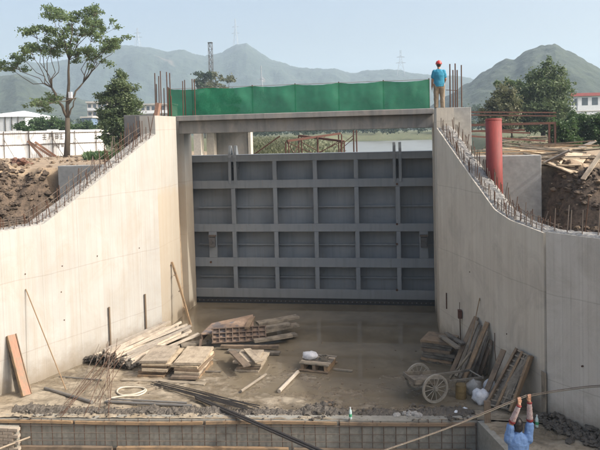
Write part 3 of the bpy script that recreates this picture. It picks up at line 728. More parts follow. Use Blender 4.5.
for x0 in (-2.81, 3.06):                                                   # lifting lugs
    for s in (-1, 1):
        x = x0 + s*.1; mb = MB(); prof = [(F-.03,4.35), (F-.03,5.3), (F+.12,5.72), (F+.2,5.72), (F+.42,5.3), (F+.42,4.47)]
        mb.v = [(x-.05, a, b) for a, b in prof] + [(x+.05, a, b) for a, b in prof]; m = len(prof)
        mb.f = [tuple(range(m))[::-1], tuple(range(m, 2*m))] + [(i, (i+1) % m, m+(i+1) % m, m+i) for i in range(m)]
        lug = gbuild(mb, 'lifting_lug', bevel=.006)
    rod('lug_pin', (x0-.16, F+.25, 4.9), (x0+.16, F+.25, 4.9), .035, 'bolt_steel', gt, 10)
for x in (-3.62, 3.92):                                                    # side roller brackets
    gbuild(MB().box2((x-.15,F-.004,1.672), (x+.15,F+.03,2.608)), 'roller_bracket')
    bx = gbuild(MB().box2((x-.11,F-.13,2.08), (x+.11,F-.006,2.42)), 'roller_block', mat='bolt_steel')
    rod('roller_pin', (x-.02,F-.19,2.25), (x-.02,F-.132,2.25), .06, 'bolt_steel', gt, 10)
    gbuild(MB().box2((x-.13,F-.1,2.44), (x+.13,F-.006,2.5)), 'roller_clip', bevel=0, mat='rebar_grey')
sl_ = gbuild(MB().box2((-4.6,F+.05,-.03), (4.75,F+.22,.218)), 'bottom_seal', mat='rubber')
gbuild(MB().box2((-4.6,F+.03,.06), (4.75,F+.048,.13)), 'clamp_strip', mat='dark_steel', bevel=0)
for i in range(54):
    x = -4.2+i*.16; rod('seal_bolt', (x,F-.005,.095), (x,F+.03,.095), .022, 'bolt_steel', gt, 6)
for px, py in [(397,184),(397,224),(397,244),(397,290),(211,262)]:
    p = PY(px, py, F-.004); rod('bolt_head', p, p+Vector((0,-.03,0)), .04, 'rebar_rust', gt, 8)

# upstream abutment under the deck
ab = thing('upstream_abutment', 'dark concrete abutment block seen under the footbridge at the left', 'abutment', (-4.4,5,3))
uva = lambda co, n: (co.x+co.y, co.z)
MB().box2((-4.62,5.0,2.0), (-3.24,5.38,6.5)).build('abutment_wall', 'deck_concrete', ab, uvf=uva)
MB().box2((-3.238,4.97,2.0), (-3.13,5.4,6.46)).build('sunlit_side_strip', 'pale_concrete', ab)  # paler strip standing in for sunlight on the abutment's right side
MB().box2((-4.96,4.6,2.0), (-4.64,5.3,6.46)).build('column', 'pale_concrete', ab)
MB().box2((-5.36,4.1,2.0), (-5.05,4.5,6.40)).build('column', 'pale_concrete', ab)
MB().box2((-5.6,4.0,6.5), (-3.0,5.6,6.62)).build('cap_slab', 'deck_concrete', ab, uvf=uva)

# rusty trestle standing on the upstream side
tr = thing('steel_trestle', 'rusty steel trestle with crossed beams standing behind the gate', 'trestle', (-.5,6.5,3))
c0 = Vector((-.5,6.6,5.98)); cs = []
for px, py, dy in [(287,141,-.5),(342.5,139.8,-.5),(300,134.5,1.6),(340,133.5,1.6)]:
    p = PY(px, py, 6.6+dy); cs.append(p)
beams = [(cs[0], cs[3]), (cs[1], cs[2])]
for i, (a, b) in enumerate(beams): MB().bar(a+Vector((0,0,-.06*i)), b+Vector((0,0,-.06*i)), .12, .09).build('top_beam', 'rust_frame', tr)
for p in cs:
    for dx in (-.07,.07): rod('leg', (p.x+dx, p.y, 1.3), (p.x+dx, p.y, p.z-.03), .03, 'rust_frame', tr, 6)
for i, j in ((0,1),(2,3),(0,2),(1,3)):
    a, b = cs[i], cs[j]; rod('brace', (a.x,a.y,5.7), (b.x,b.y,4.6), .018, 'rust_frame', tr, 5); rod('brace', (a.x,a.y,4.6), (b.x,b.y,5.7), .018, 'rust_frame', tr, 5)
mid = (cs[0]+cs[1])/2; rod('leg', (mid.x, mid.y+1.0, 1.3), (mid.x, mid.y+1.0, 5.9), .04, 'rust_frame', tr, 6)
for dx in (.3, 1.35): pass
a, b = PY(256,153,6), PY(280,136,6); tag(rod('prop_pole', a-(b-a)*1.5, b, .03, 'rust_frame'), 'slanting rusty prop between the abutment and the trestle', 'pole')
sc_ = thing('scaffold_pole', 'pair of upright rusty scaffold poles right of the trestle with cross braces', 'scaffold', (1.1,6.6,1.3))
for px in (353.5, 356.5): p = PY(px,135,6.8); rod('upright', (p.x,6.8,1.3), (p.x,6.8,6.15), .03, 'rust_frame', sc_, 6)
a, b = PY(340,150,6.7), PY(354,138,6.7); rod('brace', a, b, .016, 'rust_frame', sc_, 5); rod('brace', a+Vector((0,0,.18)), b+Vector((0,0,.14)), .016, 'rust_frame', sc_, 5)

# ------------------------------------------------------------------ soil banks
def soil(name, label, pts, mat, seed):
    q = random.Random(seed); mb = MB()
    for x, y, r in pts: clods(mb, (x, y, ground_h(x, y)+r*.25), r, q)
    o = mb.build(name, mat); return tag(o, label, 'soil', kind='stuff')
q = random.Random(77)
def bank_pts(n, side, smin, smax, ymin, ymax, rmin, rmax):
    out = []
    for _ in range(n):
        y = q.uniform(ymin, ymax); s = q.uniform(smin, smax); x = (xL(y)-.5-s) if side < 0 else (xR(y)+.5+s)
        out.append((x, y, rmin*(rmax/rmin)**(q.random()**2.2)))
    return out
soil('soil_clods', 'dark brown lumps of soil on the left bank face', bank_pts(7500,-1,.15,4.6,-11.5,-3.5,.015,.13), 'clod', 1)
soil('soil_clods', 'paler dry lumps scattered over the left bank face', bank_pts(1500,-1,.8,5.5,-11.5,-3.5,.012,.10), 'pale_clod', 2)
soil('soil_clods', 'brown lumps of soil on the right bank face', bank_pts(5200,1,.15,5.5,-11.5,-4.3,.015,.11), 'clod', 3)
soil('soil_clods', 'pale stones and rubble scattered over the right bank', bank_pts(1500,1,.2,6.5,-11.5,2,.012,.12), 'pale_clod', 4)
pts = [(q.uniform(-30,-5.5), q.uniform(-3,22), .03+.12*q.random()**4) for _ in range(1100)]
soil('soil_clods', 'dry clods strewn over the sandy ground before the white hoarding', pts, 'pale_clod', 6)
p = PZ(18,160,5.4); mb = MB(); qq = random.Random(3)
for i in range(7): clods(mb, (p.x+qq.uniform(-.35,.35), p.y+qq.uniform(-.3,.3), ground_h(p.x,p.y)+.15+qq.uniform(-.1,.08)), .13, qq)
tag(mb.build('red_rubble', 'brick_rubble'), 'reddish brick rubble heap on top of the left soil bank', 'rubble')

# ------------------------------------------------------------------ white hoarding
FA, FB = PZ(-30,160,4.8), PZ(106,153.5,4.8)
fd = (FB-FA).normalized(); fl = (FB-FA).length; fnrm = Vector((fd.y,-fd.x,0))
fe = thing('hoarding', 'long white corrugated hoarding with dark rails behind the left bank', 'hoarding', (FA.x, FA.y, 4.7))
FH = 1.95; w = .9; i = 0; s = 0; q = random.Random(8)
while s < fl-.1:
    mb = MB(); e = min(s+w, fl); k = 12; zt = 4.75+FH+q.uniform(-.05,.04)
    for a in range(k+1):
        t = s+(e-s)*a/k; p = FA+fd*t+fnrm*(.03 if (a//1) % 2 else 0.0); mb.v += [(p.x,p.y,4.6), (p.x,p.y,zt)]
    mb.f = [(2*a, 2*a+2, 2*a+3, 2*a+1) for a in range(k)]
    o = mb.build('sheet', 'fence_sheet', fe); sd = o.modifiers.new('solid', 'SOLIDIFY'); sd.thickness = .01; s = e
for t in (2.6,5.2,7.2,9.3,11.4,13.2): 
    for h in (.62,1.62):
        pass
for h in (.95, 1.75): rod('rail', FA+fnrm*.07+Vector((0,0,h-.05)), FB+fnrm*.07+Vector((0,0,h-.05)), .03, 'rebar_grey', fe, 5)
t = .5
while t < fl:
    p = FA+fd*t+fnrm*.1; rod('post', (p.x,p.y,4.6), (p.x,p.y,6.65), .035, 'rebar_grey', fe, 5)
    rod('stay', (p.x+fnrm.x*1.0+.35, p.y+fnrm.y*1.0, 4.75), (p.x,p.y,6.1), .022, 'rebar_grey', fe, 5); t += 1.75
# faint dark characters stencilled on the sheets: short strokes
def strokes(cx, cz, size, pat):
    mb = MB()
    for x0, z0, x1, z1 in pat:
        a = FA+fd*(cx+x0*size)+fnrm*.045; b = FA+fd*(cx+x1*size)+fnrm*.045; a.z = cz+z0*size; b.z = cz+z1*size; mb.bar(a, b, .012, .035*size/.35, up=(0,0,1))
    mb.build('stencilled_mark', 'rebar_grey', fe)
H_ = [(0,.8,.8,.8),(.4,1,.4,0),(0,.4,.8,.4),(0,0,.8,0)]; G_ = [(0,1,0,0),(0,1,.8,1),(.8,1,.8,0),(0,.5,.8,.5),(.15,.75,.65,.75)]; K_ = [(0,.9,.8,.9),(.1,.9,.1,.1),(.7,.9,.7,.1),(.1,.1,.7,.1),(.1,.5,.7,.5),(.4,.9,.4,.1)]
def fpos(px): return (PWALL(px,145,FA,FB)-FA).dot(fd)
for px, pat in ((42.5,H_),(49.5,G_),(55,K_),(59.5,H_)): strokes(fpos(px), 6.05, .38, pat)
for px, pat in ((53.5,G_),(57,H_),(61,K_)): strokes(fpos(px), 5.42, .26, pat)
q = random.Random(9)
for a, b in [((27,141),(45,156)),((34,142),(49,156)),((27,141),(35,155))]:
    A = PWALL(a[0],a[1],FA,FB)+fnrm*.14; B = PWALL(b[0],b[1],FA,FB)+fnrm*1.1; B.z = 4.78
    plank('brace_board', A, B, .16, .05, 'wood_red', q.randrange(9), (0,-1,.3), fe)

# ------------------------------------------------------------------ trees
def leaves(cl, n, size, seed, droop=0.0, flat=.6):
    # cl: list of (centre, radii); every leaf a small bent quad
    g = np.random.default_rng(seed); wts = np.array([c[1][0]*c[1][1]*c[1][2] for c in cl])**.75; idx = g.choice(len(cl), n, p=wts/wts.sum())
    C = np.array([tuple(c[0]) for c in cl])[idx]; Rr = np.array([c[1] for c in cl])[idx]
    d = g.normal(size=(n,3)); d *= .52
    P = C + d*Rr; a = g.normal(size=(n,3)); a[:,2] = a[:,2]*flat - droop; a /= np.linalg.norm(a, axis=1)[:,None]
    b = np.cross(a, g.normal(size=(n,3))); b /= np.linalg.norm(b, axis=1)[:,None]
    L = size*(.6+.8*g.random(n))[:,None]; W = L*.32
    V = np.stack([P-a*L*.5, P+b*W, P+a*L*.5, P-b*W], 1).reshape(-1,3); return V
def leaf_mesh(name, V, mat, parent):
    n = len(V)//4; org = np.array(parent_loc(parent)); me = bpy.data.meshes.new(name)
    me.vertices.add(4*n); me.vertices.foreach_set('co', (V-org).astype(np.float32).ravel()); me.loops.add(4*n); me.loops.foreach_set('vertex_index', np.arange(4*n, dtype=np.int32))
    me.polygons.add(n); me.polygons.foreach_set('loop_start', np.arange(0, 4*n, 4, dtype=np.int32)); me.update(calc_edges=True); me.validate()
    me.materials.append(M[mat]); return link(name, me, parent)
def limb(mb, a, b, r0, r1, q, wob=.06, n=5):
    a, b = Vector(a), Vector(b); L = (b-a).length; pts = []
    for i in range(n+1):
        t = i/n; off = Vector((q.gauss(0,1), q.gauss(0,1), q.gauss(0,.6)))*wob*L*math.sin(math.pi*t)*.6; pts.append(a.lerp(b, t)+off+Vector((0,0,-.0)))
    mb.tube(pts, [r0+(r1-r0)*i/n for i in range(n+1)], 6); return pts
# the tall sparse tree by the hoarding
D0 = 49.0; q = random.Random(21)
base = PZ(66.5,156,4.85); D0 = (base-CAM).dot(_f)
tt = thing('spreading_tree', 'tall sparse tree with flat leafy tiers standing before the white hoarding', 'tree', base)
mb = MB(); fork = PD(67.5,118,D0); mb.tube([base+Vector((0,0,-.3)), base.lerp(fork,.5)+Vector((.05,0,0)), fork], [.24,.19,.17], 8)
b1 = PD(69,60,D0); limb(mb, fork, b1, .14, .06, q, .03); limb(mb, b1, PD(72,24,D0), .06, .02, q, .04)
def PDy(px, py, dy): return PD(px, py, D0+dy)
b2 = PD(52,88,D0-.5); limb(mb, fork, b2, .11, .07, q, .03); b3 = PD(83,83,D0+.6); limb(mb, PD(68,104,D0), b3, .09, .05, q, .03)
b4 = PD(76,98,D0-.3); limb(mb, fork, b4, .07, .03, q)
tips = [(72,22,0,b1),(86,15,.8,b1),(60,17,-.8,b1),(96,22,-1.2,b1),(50,12,.5,b1),(98,10,.2,b1),(45,28,1.2,b2),(60,33,-1.0,b1),(36,32,-.6,b2),(80,33,1.2,b1),(92,36,-.4,b3),(106,28,.9,b3),(112,38,-1,b3),(118,46,.6,b3),(70,44,.2,b1),(52,44,-.4,b2),(40,46,.8,b2),(30,50,-1,b2),(22,58,.4,b2),(12,66,-.2,b2),(6,68,.2,b2),(95,60,.6,b3),(88,52,-.8,b3),(106,48,0,b3),(58,52,.9,b2),(78,56,-.2,b1),(45,100,-.5,b4),(38,108,.6,b4),(55,97,.4,b4),(50,104,-.9,b4)]
cl = []
for px, py, dy, root in tips:
    dz = dy*1.6; p = PDy(px, py, dz); limb(mb, root, p, .035, .012, q, .08); s = .75 if py < 90 else .6
    for k in range(7):
        c = p + Vector((q.gauss(0,.36), q.gauss(0,.55), q.gauss(0,.17))); mb.tube([p.lerp(root,.12), c], [.014,.006], 4); cl.append((c, (q.uniform(.24,.48)*s*1.1, q.uniform(.24,.48)*s*1.1, q.uniform(.15,.26)*s*1.2)))
mb.build('trunk', 'bark', tt, smooth=True); leaf_mesh('crown', leaves(cl, 17000, .15, 5, .15, .7), 'leaf_mid', tt)
box_ = PD(70.5,95,D0-.25); tag(MB().box(box_, (.22,.18,.42)).build('meter_box', 'far_white'), 'small white box fixed to the trunk of the sparse tree', 'box')

def crown_tree(name, label, px, ybase, dist, zb, tiers, leaf, n, size, seed, trunk=.12, droop=0.0, cat='tree', group=None, mat_trunk='bark', ztop=None):
    # tiers: (pixel x, pixel y, pixel rx, pixel ry)
    q = random.Random(seed); s = dist/FPX; b = PD(px, ybase, dist); b.z = zb
    t = thing(name, label, cat, b, group); cl = []; mb = MB(); hi = min(v[1] for v in tiers); top = PD(px, hi+3, dist)
    mb.tube([b+Vector((0,0,-.3)), b.lerp(top,.5)+Vector((q.gauss(0,.1), 0, 0)), top], [trunk, trunk*.65, trunk*.15], 7)
    for x, y, rx, ry in tiers:
        c = PD(x, y, dist); r = ((rx+ry)/2)*s; m = max(5, int(9*rx*ry/40))
        limb(mb, b.lerp(top, max(.1, min(.95, (c.z-b.z)/(top.z-b.z+1e-6)-.08))), c, trunk*.3, trunk*.08, q, .06)
        for _ in range(m):
            d = Vector((q.gauss(0,1), q.gauss(0,1), q.gauss(0,1))).normalized()*q.uniform(.35,1.0)
            cl.append((c+Vector((d.x*rx*s, d.y*rx*s, d.z*ry*s)), (q.uniform(.22,.52)*r, q.uniform(.22,.52)*r, q.uniform(.18,.40)*r)))
    mb.build('trunk', mat_trunk, t, smooth=True); leaf_mesh('crown', leaves(cl, n, size, seed, droop), leaf, t); return t
crown_tree('conifer_tree', 'dense dark green conifer left of the rusty bars', 119, 158, 46, 4.85, [(122,77,9,8),(116,86,13,8),(127,90,12,8),(111,98,14,8),(129,101,12,8),(125,107,15,9),(109,114,15,8),(128,118,14,8),(115,124,17,8),(124,131,15,7),(112,138,13,7),(122,145,11,6)], 'leaf_dark', 30000, .14, 31, .13, .2)
crown_tree('broad_tree', 'large dark green tree beyond the rusty frame on the right', 543, 132, 62, 4.9, [(549,64,8,8),(541,76,14,10),(556,78,11,12),(546,92,22,12),(530,90,16,11),(562,97,12,12),(518,97,12,10),(540,108,24,12),(558,115,17,11),(522,112,15,11),(545,124,22,9),(572,84,5,5)], 'leaf_dark', 52000, .21, 32, .24)
crown_tree('branch_tree', 'dark leafy branch tree crown just left of the large tree', 512, 130, 66, 4.9, [(497,84,7,4),(507,82,8,4),(516,84,9,6),(505,89,6,4)], 'leaf_mid', 3200, .17, 33, .1)
crown_tree('bamboo_clump', 'pale olive bamboo clump left of the large tree', 502, 130, 58, 4.9, [(492,108,9,14),(503,100,10,16),(512,108,9,15),(485,118,8,9),(500,122,14,8),(512,124,10,7)], 'leaf_olive', 12000, .2, 34, .05, .35)
for i, (px, py, rx, ry, d, lab) in enumerate([(565,124,12,7,38,'low green bush left of the others beyond the debris'),(583,121,12,8,40,'middle green bush beyond the debris before the white wall'),(600,122,13,9,39,'rightmost green bush at the picture edge beyond the debris'),(574,118,9,6,46,'small bush behind the other bushes under the large tree')]):
    crown_tree('bush', lab, px, py+ry+2, d, 4.75, [(px,py,rx,ry),(px-rx*.5,py+2,rx*.6,ry*.7),(px+rx*.5,py+1,rx*.6,ry*.8),(px-3,py+9,rx*1.1,7),(px+2,py+17,rx*1.15,7)], 'leaf_bush', 9000, .13, 40+i, .04, cat='bush', group='bushes beyond the right bank')
for i, (px, py, rx, ry, d, lab) in enumerate([(24,128,8,5,75,'small bush at the white tent by the hoarding'),(40,126,13,7,82,'low rounded tree behind the hoarding left of the trunk'),(58,125,11,8,78,'rounded green tree behind the hoarding beside the trunk'),(84,127,12,5,86,'small tree behind the hoarding right of the trunk'),(100,128,8,5,88,'low tree behind the hoarding by the apartment block')]):
    crown_tree('garden_tree', lab, px, 146, d, 4.7, [(px,py,rx,ry),(px-rx*.4,py+5,rx*.8,ry*.8),(px+rx*.5,py+5,rx*.7,ry*.8)], 'leaf_bush', 4500, .26, 50+i, .08, group='small trees behind the white hoarding')
for i, (px, py, rx, ry, d, lab) in enumerate([(205,76,8,6,150,'left rounded treetop rising behind the green net'),(216,78,10,6,155,'middle rounded treetop rising behind the green net'),(229,81,9,4,160,'low right treetop rising behind the green net')]):
    crown_tree('distant_tree', lab, px, 135, d, 4.7, [(px,py,rx,ry),(px-3,py+9,rx*1.2,ry),(px+4,py+18,rx*1.3,ry*1.2),(px,py+30,rx*1.2,ry*1.3)], 'leaf_far' if i < 1 else 'leaf_olive', 5200, .5, 60+i, .2, group='treetops behind the net')
# weeds under the conifer and on the left bank edge
def weeds(name, label, pts, mat, h, seed):
    q = random.Random(seed); mb = MB()
    for x, y in pts:
        z = ground_h(x, y)
        for k in range(9):
            a = q.uniform(0, 6.28); l = h*q.uniform(.4,1.1); d = Vector((math.cos(a), math.sin(a), 0)); w = Vector((-d.y, d.x, 0))*l*.07
            p0 = Vector((x, y, z-.02))+d*.05; p1 = p0+d*l*.3+Vector((0,0,l*.7)); p2 = p0+d*l*.75+Vector((0,0,l*q.uniform(.6,1.0)))
            mb.add([p0-w, p0+w, p1+w, p1-w, p2], [(0,1,2,3), (3,2,4)])
    return tag(mb.build(name, mat), label, 'weeds', kind='stuff')
q = random.Random(15)
weeds('weeds', 'green weeds growing below the conifer', [(lambda p: (p.x, p.y))(PZ(q.uniform(85,135), q.uniform(152,160), 4.95)) for _ in range(330)], 'leaf_bush', .45, 1)
weeds('grass', 'pale grass on the river bank behind the gate', [(lambda p: (p.x, p.y))(PZ(q.uniform(245,352), q.uniform(138.5,152), 4.8)) for _ in range(2600)], 'leaf_olive', .55, 2)
weeds('grass', 'grass on the right bank beyond the debris', [(q.uniform(10,34), q.uniform(18,50)) for _ in range(1500)], 'leaf_olive', .3, 3)

# treelines far off: each row reads as one mass
def woods(label, pxs, d0, d1, h0, h1, n, seed, mat='leaf_far', zb=4.5):
    q = random.Random(seed); cl = []
    for _ in range(n):
        px = q.uniform(*pxs); d = q.uniform(d0, d1); p = PD(px, 131, d); h = q.uniform(h0, h1)
        for k in range(5): cl.append(((p.x+q.gauss(0,h*.2), p.y+q.gauss(0,h*.2), zb+h*(.25+.16*k)), (h*q.uniform(.12,.24), h*q.uniform(.12,.24), h*q.uniform(.1,.18))))
    t = bpy.data.objects.new('far_woods', None)
    V = leaves(cl, n*260, (h0+h1)*.06, seed); org = V.mean(0); org[2] = zb
    COL.objects.link(t); t.location = org; tag(t, label, 'woods', kind='stuff'); leaf_mesh('foliage', V, mat, t)
woods('far hazy band of trees on the opposite river bank', (240,460), 160, 240, 2.5, 6.5, 120, 1)
woods('far hazy trees below the hills on the right', (470,640), 190, 260, 5, 9, 50, 2)
woods('far hazy trees below the hills on the left', (-30,170), 200, 290, 5, 10, 60, 3)

# ------------------------------------------------------------------ far buildings
def facade(t, a, b, z0, z1, floors, bays, wall, depth, band=None):
    a, b = Vector(a), Vector(b); d = (b-a).normalized(); nrm = Vector((d.y, -d.x, 0)); L = (b-a).length
    def slab(name, s0, s1, za, zb_, f, k, mat, par=t):
        mb = MB(); P = [a+d*s0+nrm*f, a+d*s1+nrm*f, a+d*s1-nrm*k, a+d*s0-nrm*k]
        mb.v = [(p.x,p.y,za) for p in P]+[(p.x,p.y,zb_) for p in P]; mb.f = [(3,2,1,0),(4,5,6,7)]+[(i,(i+1)%4,4+(i+1)%4,4+i) for i in range(4)]; return mb.build(name, mat, par)
    slab('wall', 0, L, z0, z1, 0, depth, wall); slab('roof', -.3, L+.3, z1+.01, z1+.4, .3, depth+.3, 'far_wall')
    fh = (z1-z0)/floors; bw = L/bays
    for i in range(floors):
        if band: slab('balcony_band', .2, L-.2, z0+i*fh+.1, z0+i*fh+fh*.36, .5, -.02, band)
        for j in range(bays):
            w_ = slab('window', j*bw+bw*.2, j*bw+bw*.8, z0+i*fh+fh*.42, z0+i*fh+fh*.85, .02, .1, 'far_glass')
b1 = thing('apartment_block', 'pale apartment block with stacked balcony bands left of the conifer', 'building', PD(97,133,170)*1.0)
b1.location.z = 4.4; A, B = PD(88,130,170), PD(108,130,170); facade(b1, (A.x,A.y,0), (B.x,B.y,0), 4.4, PD(95,103,170).z, 5, 4, 'far_wall', 9, 'far_white')
b2 = thing('apartment_block', 'pale apartment block seen between the conifer and the rusty bars', 'building', PD(148,133,185)); b2.location.z = 4.4
A, B = PD(136,130,185), PD(172,130,185); facade(b2, (A.x,A.y,0), (B.x,B.y,0), 4.4, PD(150,105,185).z, 4, 7, 'far_wall', 9, 'far_white')
b3 = thing('blue_annex', 'low blue building wing beside the pale apartment block on the left', 'building', PD(86,133,165)); b3.location.z = 4.4
A, B = PD(82,130,165), PD(92,130,165); facade(b3, (A.x,A.y,0), (B.x,B.y,0), 4.4, PD(85,118,165).z, 3, 3, 'far_blue', 6)
b4 = thing('white_tent_hall', 'white tent roofed hall at the left picture edge', 'building', PD(8,133,95)); b4.location.z = 4.5
A, B = PD(-28,130,95), PD(26,131,95); A.z = B.z = 0; dd = (B-A).normalized(); nn_ = Vector((dd.y,-dd.x,0)); zt = PD(26,116,95).z; zp = PD(8,109.5,95).z; L = (B-A).length
mb = MB(); P = [A, B, B-nn_*12, A-nn_*12]; mb.v = [(p.x,p.y,4.4) for p in P]+[(p.x,p.y,zt) for p in P]; mb.f = [(i,(i+1)%4,4+(i+1)%4,4+i) for i in range(4)]; mb.build('wall', 'far_white', b4)
mb = MB(); o_ = .25; K = [A-dd*o_+nn_*o_, A+dd*L*.66+nn_*o_*0-nn_*6, B+dd*o_+nn_*o_, B+dd*o_-nn_*12.3, A-dd*o_-nn_*12.3]
mb.v = [(K[0].x,K[0].y,zt), (K[1].x,K[1].y,zp), (K[2].x,K[2].y,zt-.1), (K[3].x,K[3].y,zt), (K[4].x,K[4].y,zt)]; mb.f = [(0,2,1),(2,3,1),(3,4,1),(4,0,1),(0,4,3,2)]; mb.build('roof', 'far_white', b4)
for i in range(4):
    s0 = L*(.5+.12*i); a_, b_ = A+dd*s0+nn_*.05, A+dd*(s0+.06)+nn_*.05; mb = MB(); mb.box2((a_.x-.04,a_.y-.04,4.5), (b_.x+.04,b_.y+.04,zt-.02)); mb.build('mullion', 'grey_pipe', b4)
b5 = thing('red_band_hall', 'long low grey hall with a red roof band at the right edge', 'building', PD(590,120,150)); b5.location.z = 4.5
A, B = PD(570,118,150), PD(660,116,150); zt = PD(585,95,150).z; facade(b5, (A.x,A.y,0), (B.x,B.y,0), 4.5, zt, 2, 9, 'far_white', 14)
A_, B_ = Vector((A.x,A.y,0)), Vector((B.x,B.y,0)); MB().bar(A_+Vector((0,-.3,zt+.1)), B_+Vector((0,-.3,zt+.1)), .3, .7).build('red_band', 'far_red', b5)
b6 = thing('boundary_wall', 'low white boundary wall behind the bushes on the right', 'wall', PD(585,120,75)); b6.location.z = 4.6
A, B = PD(563,120,75), PD(660,117,75); A.z = B.z = 0; zt = PD(585,111.5,75).z
MB().bar(A+Vector((0,0,(4.5+zt)/2)), B+Vector((0,0,(4.5+zt)/2)), .2, zt-4.5).build('wall_run', 'far_white', b6); MB().bar(A+Vector((0,0,zt+.04)), B+Vector((0,0,zt+.04)), .32, .07).build('coping', 'far_wall', b6)
lamp = PD(577,118,90); t = thing('street_lamp', 'slim street lamp before the red banded hall', 'street lamp', (lamp.x,lamp.y,4.5)); top = PD(577,98,90)
rod('pole', (lamp.x,lamp.y,4.5), (top.x,top.y,top.z), .08, 'pylon_steel', t); e = PD(571,100,90); rod('arm', top, e, .06, 'pylon_steel', t); MB().box(e, (.7,.3,.15)).build('lamp_head', 'far_white', t)

# pylons and masts
def pylon(label, px, ytop, ybase, dist, w, arms):
    s = dist/FPX; b = PD(px, ybase, dist); tp = PD(px, ytop, dist); h = tp.z-b.z; t = thing('pylon', label, 'pylon', b)
    ww = w*s/2; mb = MB(); cor = [(-1,-1),(1,-1),(1,1),(-1,1)]; lev = 6
    f = lambda k: (ww*(1-.85*min(1, k/(lev*.75))), b.z+h*k/lev)
    r = .22*dist/1000+.08
    for k in range(lev):
        (w0, z0), (w1, z1) = f(k), f(k+1)
        for i, (cx, cy_) in enumerate(cor):
            mb.tube([(b.x+cx*w0,b.y+cy_*w0,z0),(b.x+cx*w1,b.y+cy_*w1,z1)], r, 4); nx_, ny_ = cor[(i+1)%4]
            mb.tube([(b.x+cx*w0,b.y+cy_*w0,z0),(b.x+nx_*w1,b.y+ny_*w1,z1)], r*.6, 3)
    mb.build('lattice_body', 'pylon_steel', t)
    for k, aw in arms:
        z = b.z+h*k; mb = MB(); mb.tube([(b.x-aw*s,b.y,z),(b.x,b.y,z+.04*h),(b.x+aw*s,b.y,z)], r, 4); mb.tube([(b.x-aw*s,b.y,z),(b.x+aw*s,b.y,z)], r, 4); mb.build('cross_arm', 'pylon_steel', t)
    return t
pylon('tall transmission pylon on the ridge left of the lattice mast', 138, 28, 49, 1240, 6, [(.55,5),(.75,4)])
pylon('faint transmission pylon on the pointed hilltop', 236, 19, 48, 1250, 5, [(.5,4),(.72,3.5)])
pylon('faint transmission pylon above the green net towards the right', 401, 50, 76, 1100, 8, [(.5,5),(.72,4)])
pylon('thin mast standing behind the net at mid picture', 262, 66, 100, 520, 4, [(.6,2)])
# dark lattice mast behind the net
d = 210; b = PD(213,131,d); b.z = 4.6; tp = PD(213,43.5,d); t = thing('lattice_mast', 'dark slender lattice mast rising behind the green net', 'mast', b); s = 1.7*d/FPX; L = 14; mb = MB()
for k in range(L):
    z0 = b.z+(tp.z-b.z)*k/L; z1 = b.z+(tp.z-b.z)*(k+1)/L
    for sx, sy in ((-1,-1),(1,-1),(1,1),(-1,1)): mb.tube([(b.x+sx*s,b.y+sy*s,z0),(b.x+sx*s,b.y+sy*s,z1)], .09, 4)
    mb.tube([(b.x-s,b.y-s,z0),(b.x+s,b.y-s,z1)], .06, 4); mb.tube([(b.x+s,b.y-s,z0),(b.x-s,b.y-s,z1)], .06, 4); mb.tube([(b.x+s,b.y+s,z0),(b.x-s,b.y+s,z1)], .06, 4); mb.tube([(b.x+s,b.y-s,z1),(b.x-s,b.y-s,z1)], .07, 4)
mb.build('lattice_body', 'dark_steel', t); MB().box((b.x,b.y,tp.z+.1), (s*2.4,s*2.4,.25)).build('head_plate', 'dark_steel', t)

def on_ground(px, py):                                    # first hit of the sight line with the banks behind the walls
    d = ray(px, py); t = 13.0
    while t < 80:
        p = CAM+d*t; h = ground_h(p.x, p.y)
        if h > 2 and p.z < h: return p
        t += .06
    return CAM+d*40
# ------------------------------------------------------------------ right bank things
pp = thing('steel_pipe', 'thick red painted steel pipe standing behind the right wing wall', 'pipe', (5.95,-4.75,3.5))
pa, pb = PY(495.5,238,-4.85), PY(493.5,118.5,-4.75)
mb = MB(); n = 36; ax = (pb-pa).normalized(); xx = ax.cross(Vector((0,1,0))).normalized(); yy_ = ax.cross(xx)
for r_, pts in ((.205,(pa,pb)),(.185,(pb,pa))): 
    for p in pts:
        for j in range(n): a = 2*math.pi*j/n; mb.v.append(tuple(p+(xx*math.cos(a)+yy_*math.sin(a))*r_))
for k in range(4):
    k2 = (k+1) % 4
    for j in range(n): mb.f.append((k*n+j, k*n+(j+1)%n, k2*n+(j+1)%n, k2*n+j))
mb.build('pipe_shell', 'red_pipe', pp, smooth=False)
for pg in pp.children[0].data.polygons: pg.use_smooth = abs(pg.normal.dot(ax)) < .7; c_ = pa.lerp(pb,.6); rod('bracket_stub', c_+Vector((-.15,-.15,-.3)), c_+Vector((-.42,-.2,-.34)), .02, 'rebar_rust', pp)
for k in (.35,.985):
    c_ = pa.lerp(pb,k); rod('weld_ring', c_-ax*.012, c_+ax*.012, .209, 'red_pipe', pp, 20)
fr = thing('steel_trestle_table', 'rusty red steel table frame standing among the debris on the right bank', 'steel frame', PZ(520,146,5.0))
zf_ = PD(515,124,36).z
def fp(px, py, d): return PD(px, py, d)
TA, TB, TC, TD = fp(470,123.5,36), fp(555,124.0,36), fp(551,121.0,39), fp(466,120.5,39)
for P in (TA,TB,TC,TD): P.z = zf_
for a, b in ((TA,TB),(TB,TC),(TC,TD),(TD,TA)): MB().bar(a, b, .11, .13).build('top_rail', 'rust_frame', fr)
for f_ in (.3,.62): MB().bar(TA.lerp(TB,f_), TD.lerp(TC,f_), .09, .1).build('cross_rail', 'rust_frame', fr)
for P in (TA.lerp(TB,.25), TB, TC, TD.lerp(TC,.3), TA.lerp(TB,.93)): MB().bar((P.x,P.y,4.7), (P.x,P.y,zf_-.07), .1, .1).build('leg', 'rust_frame', fr)
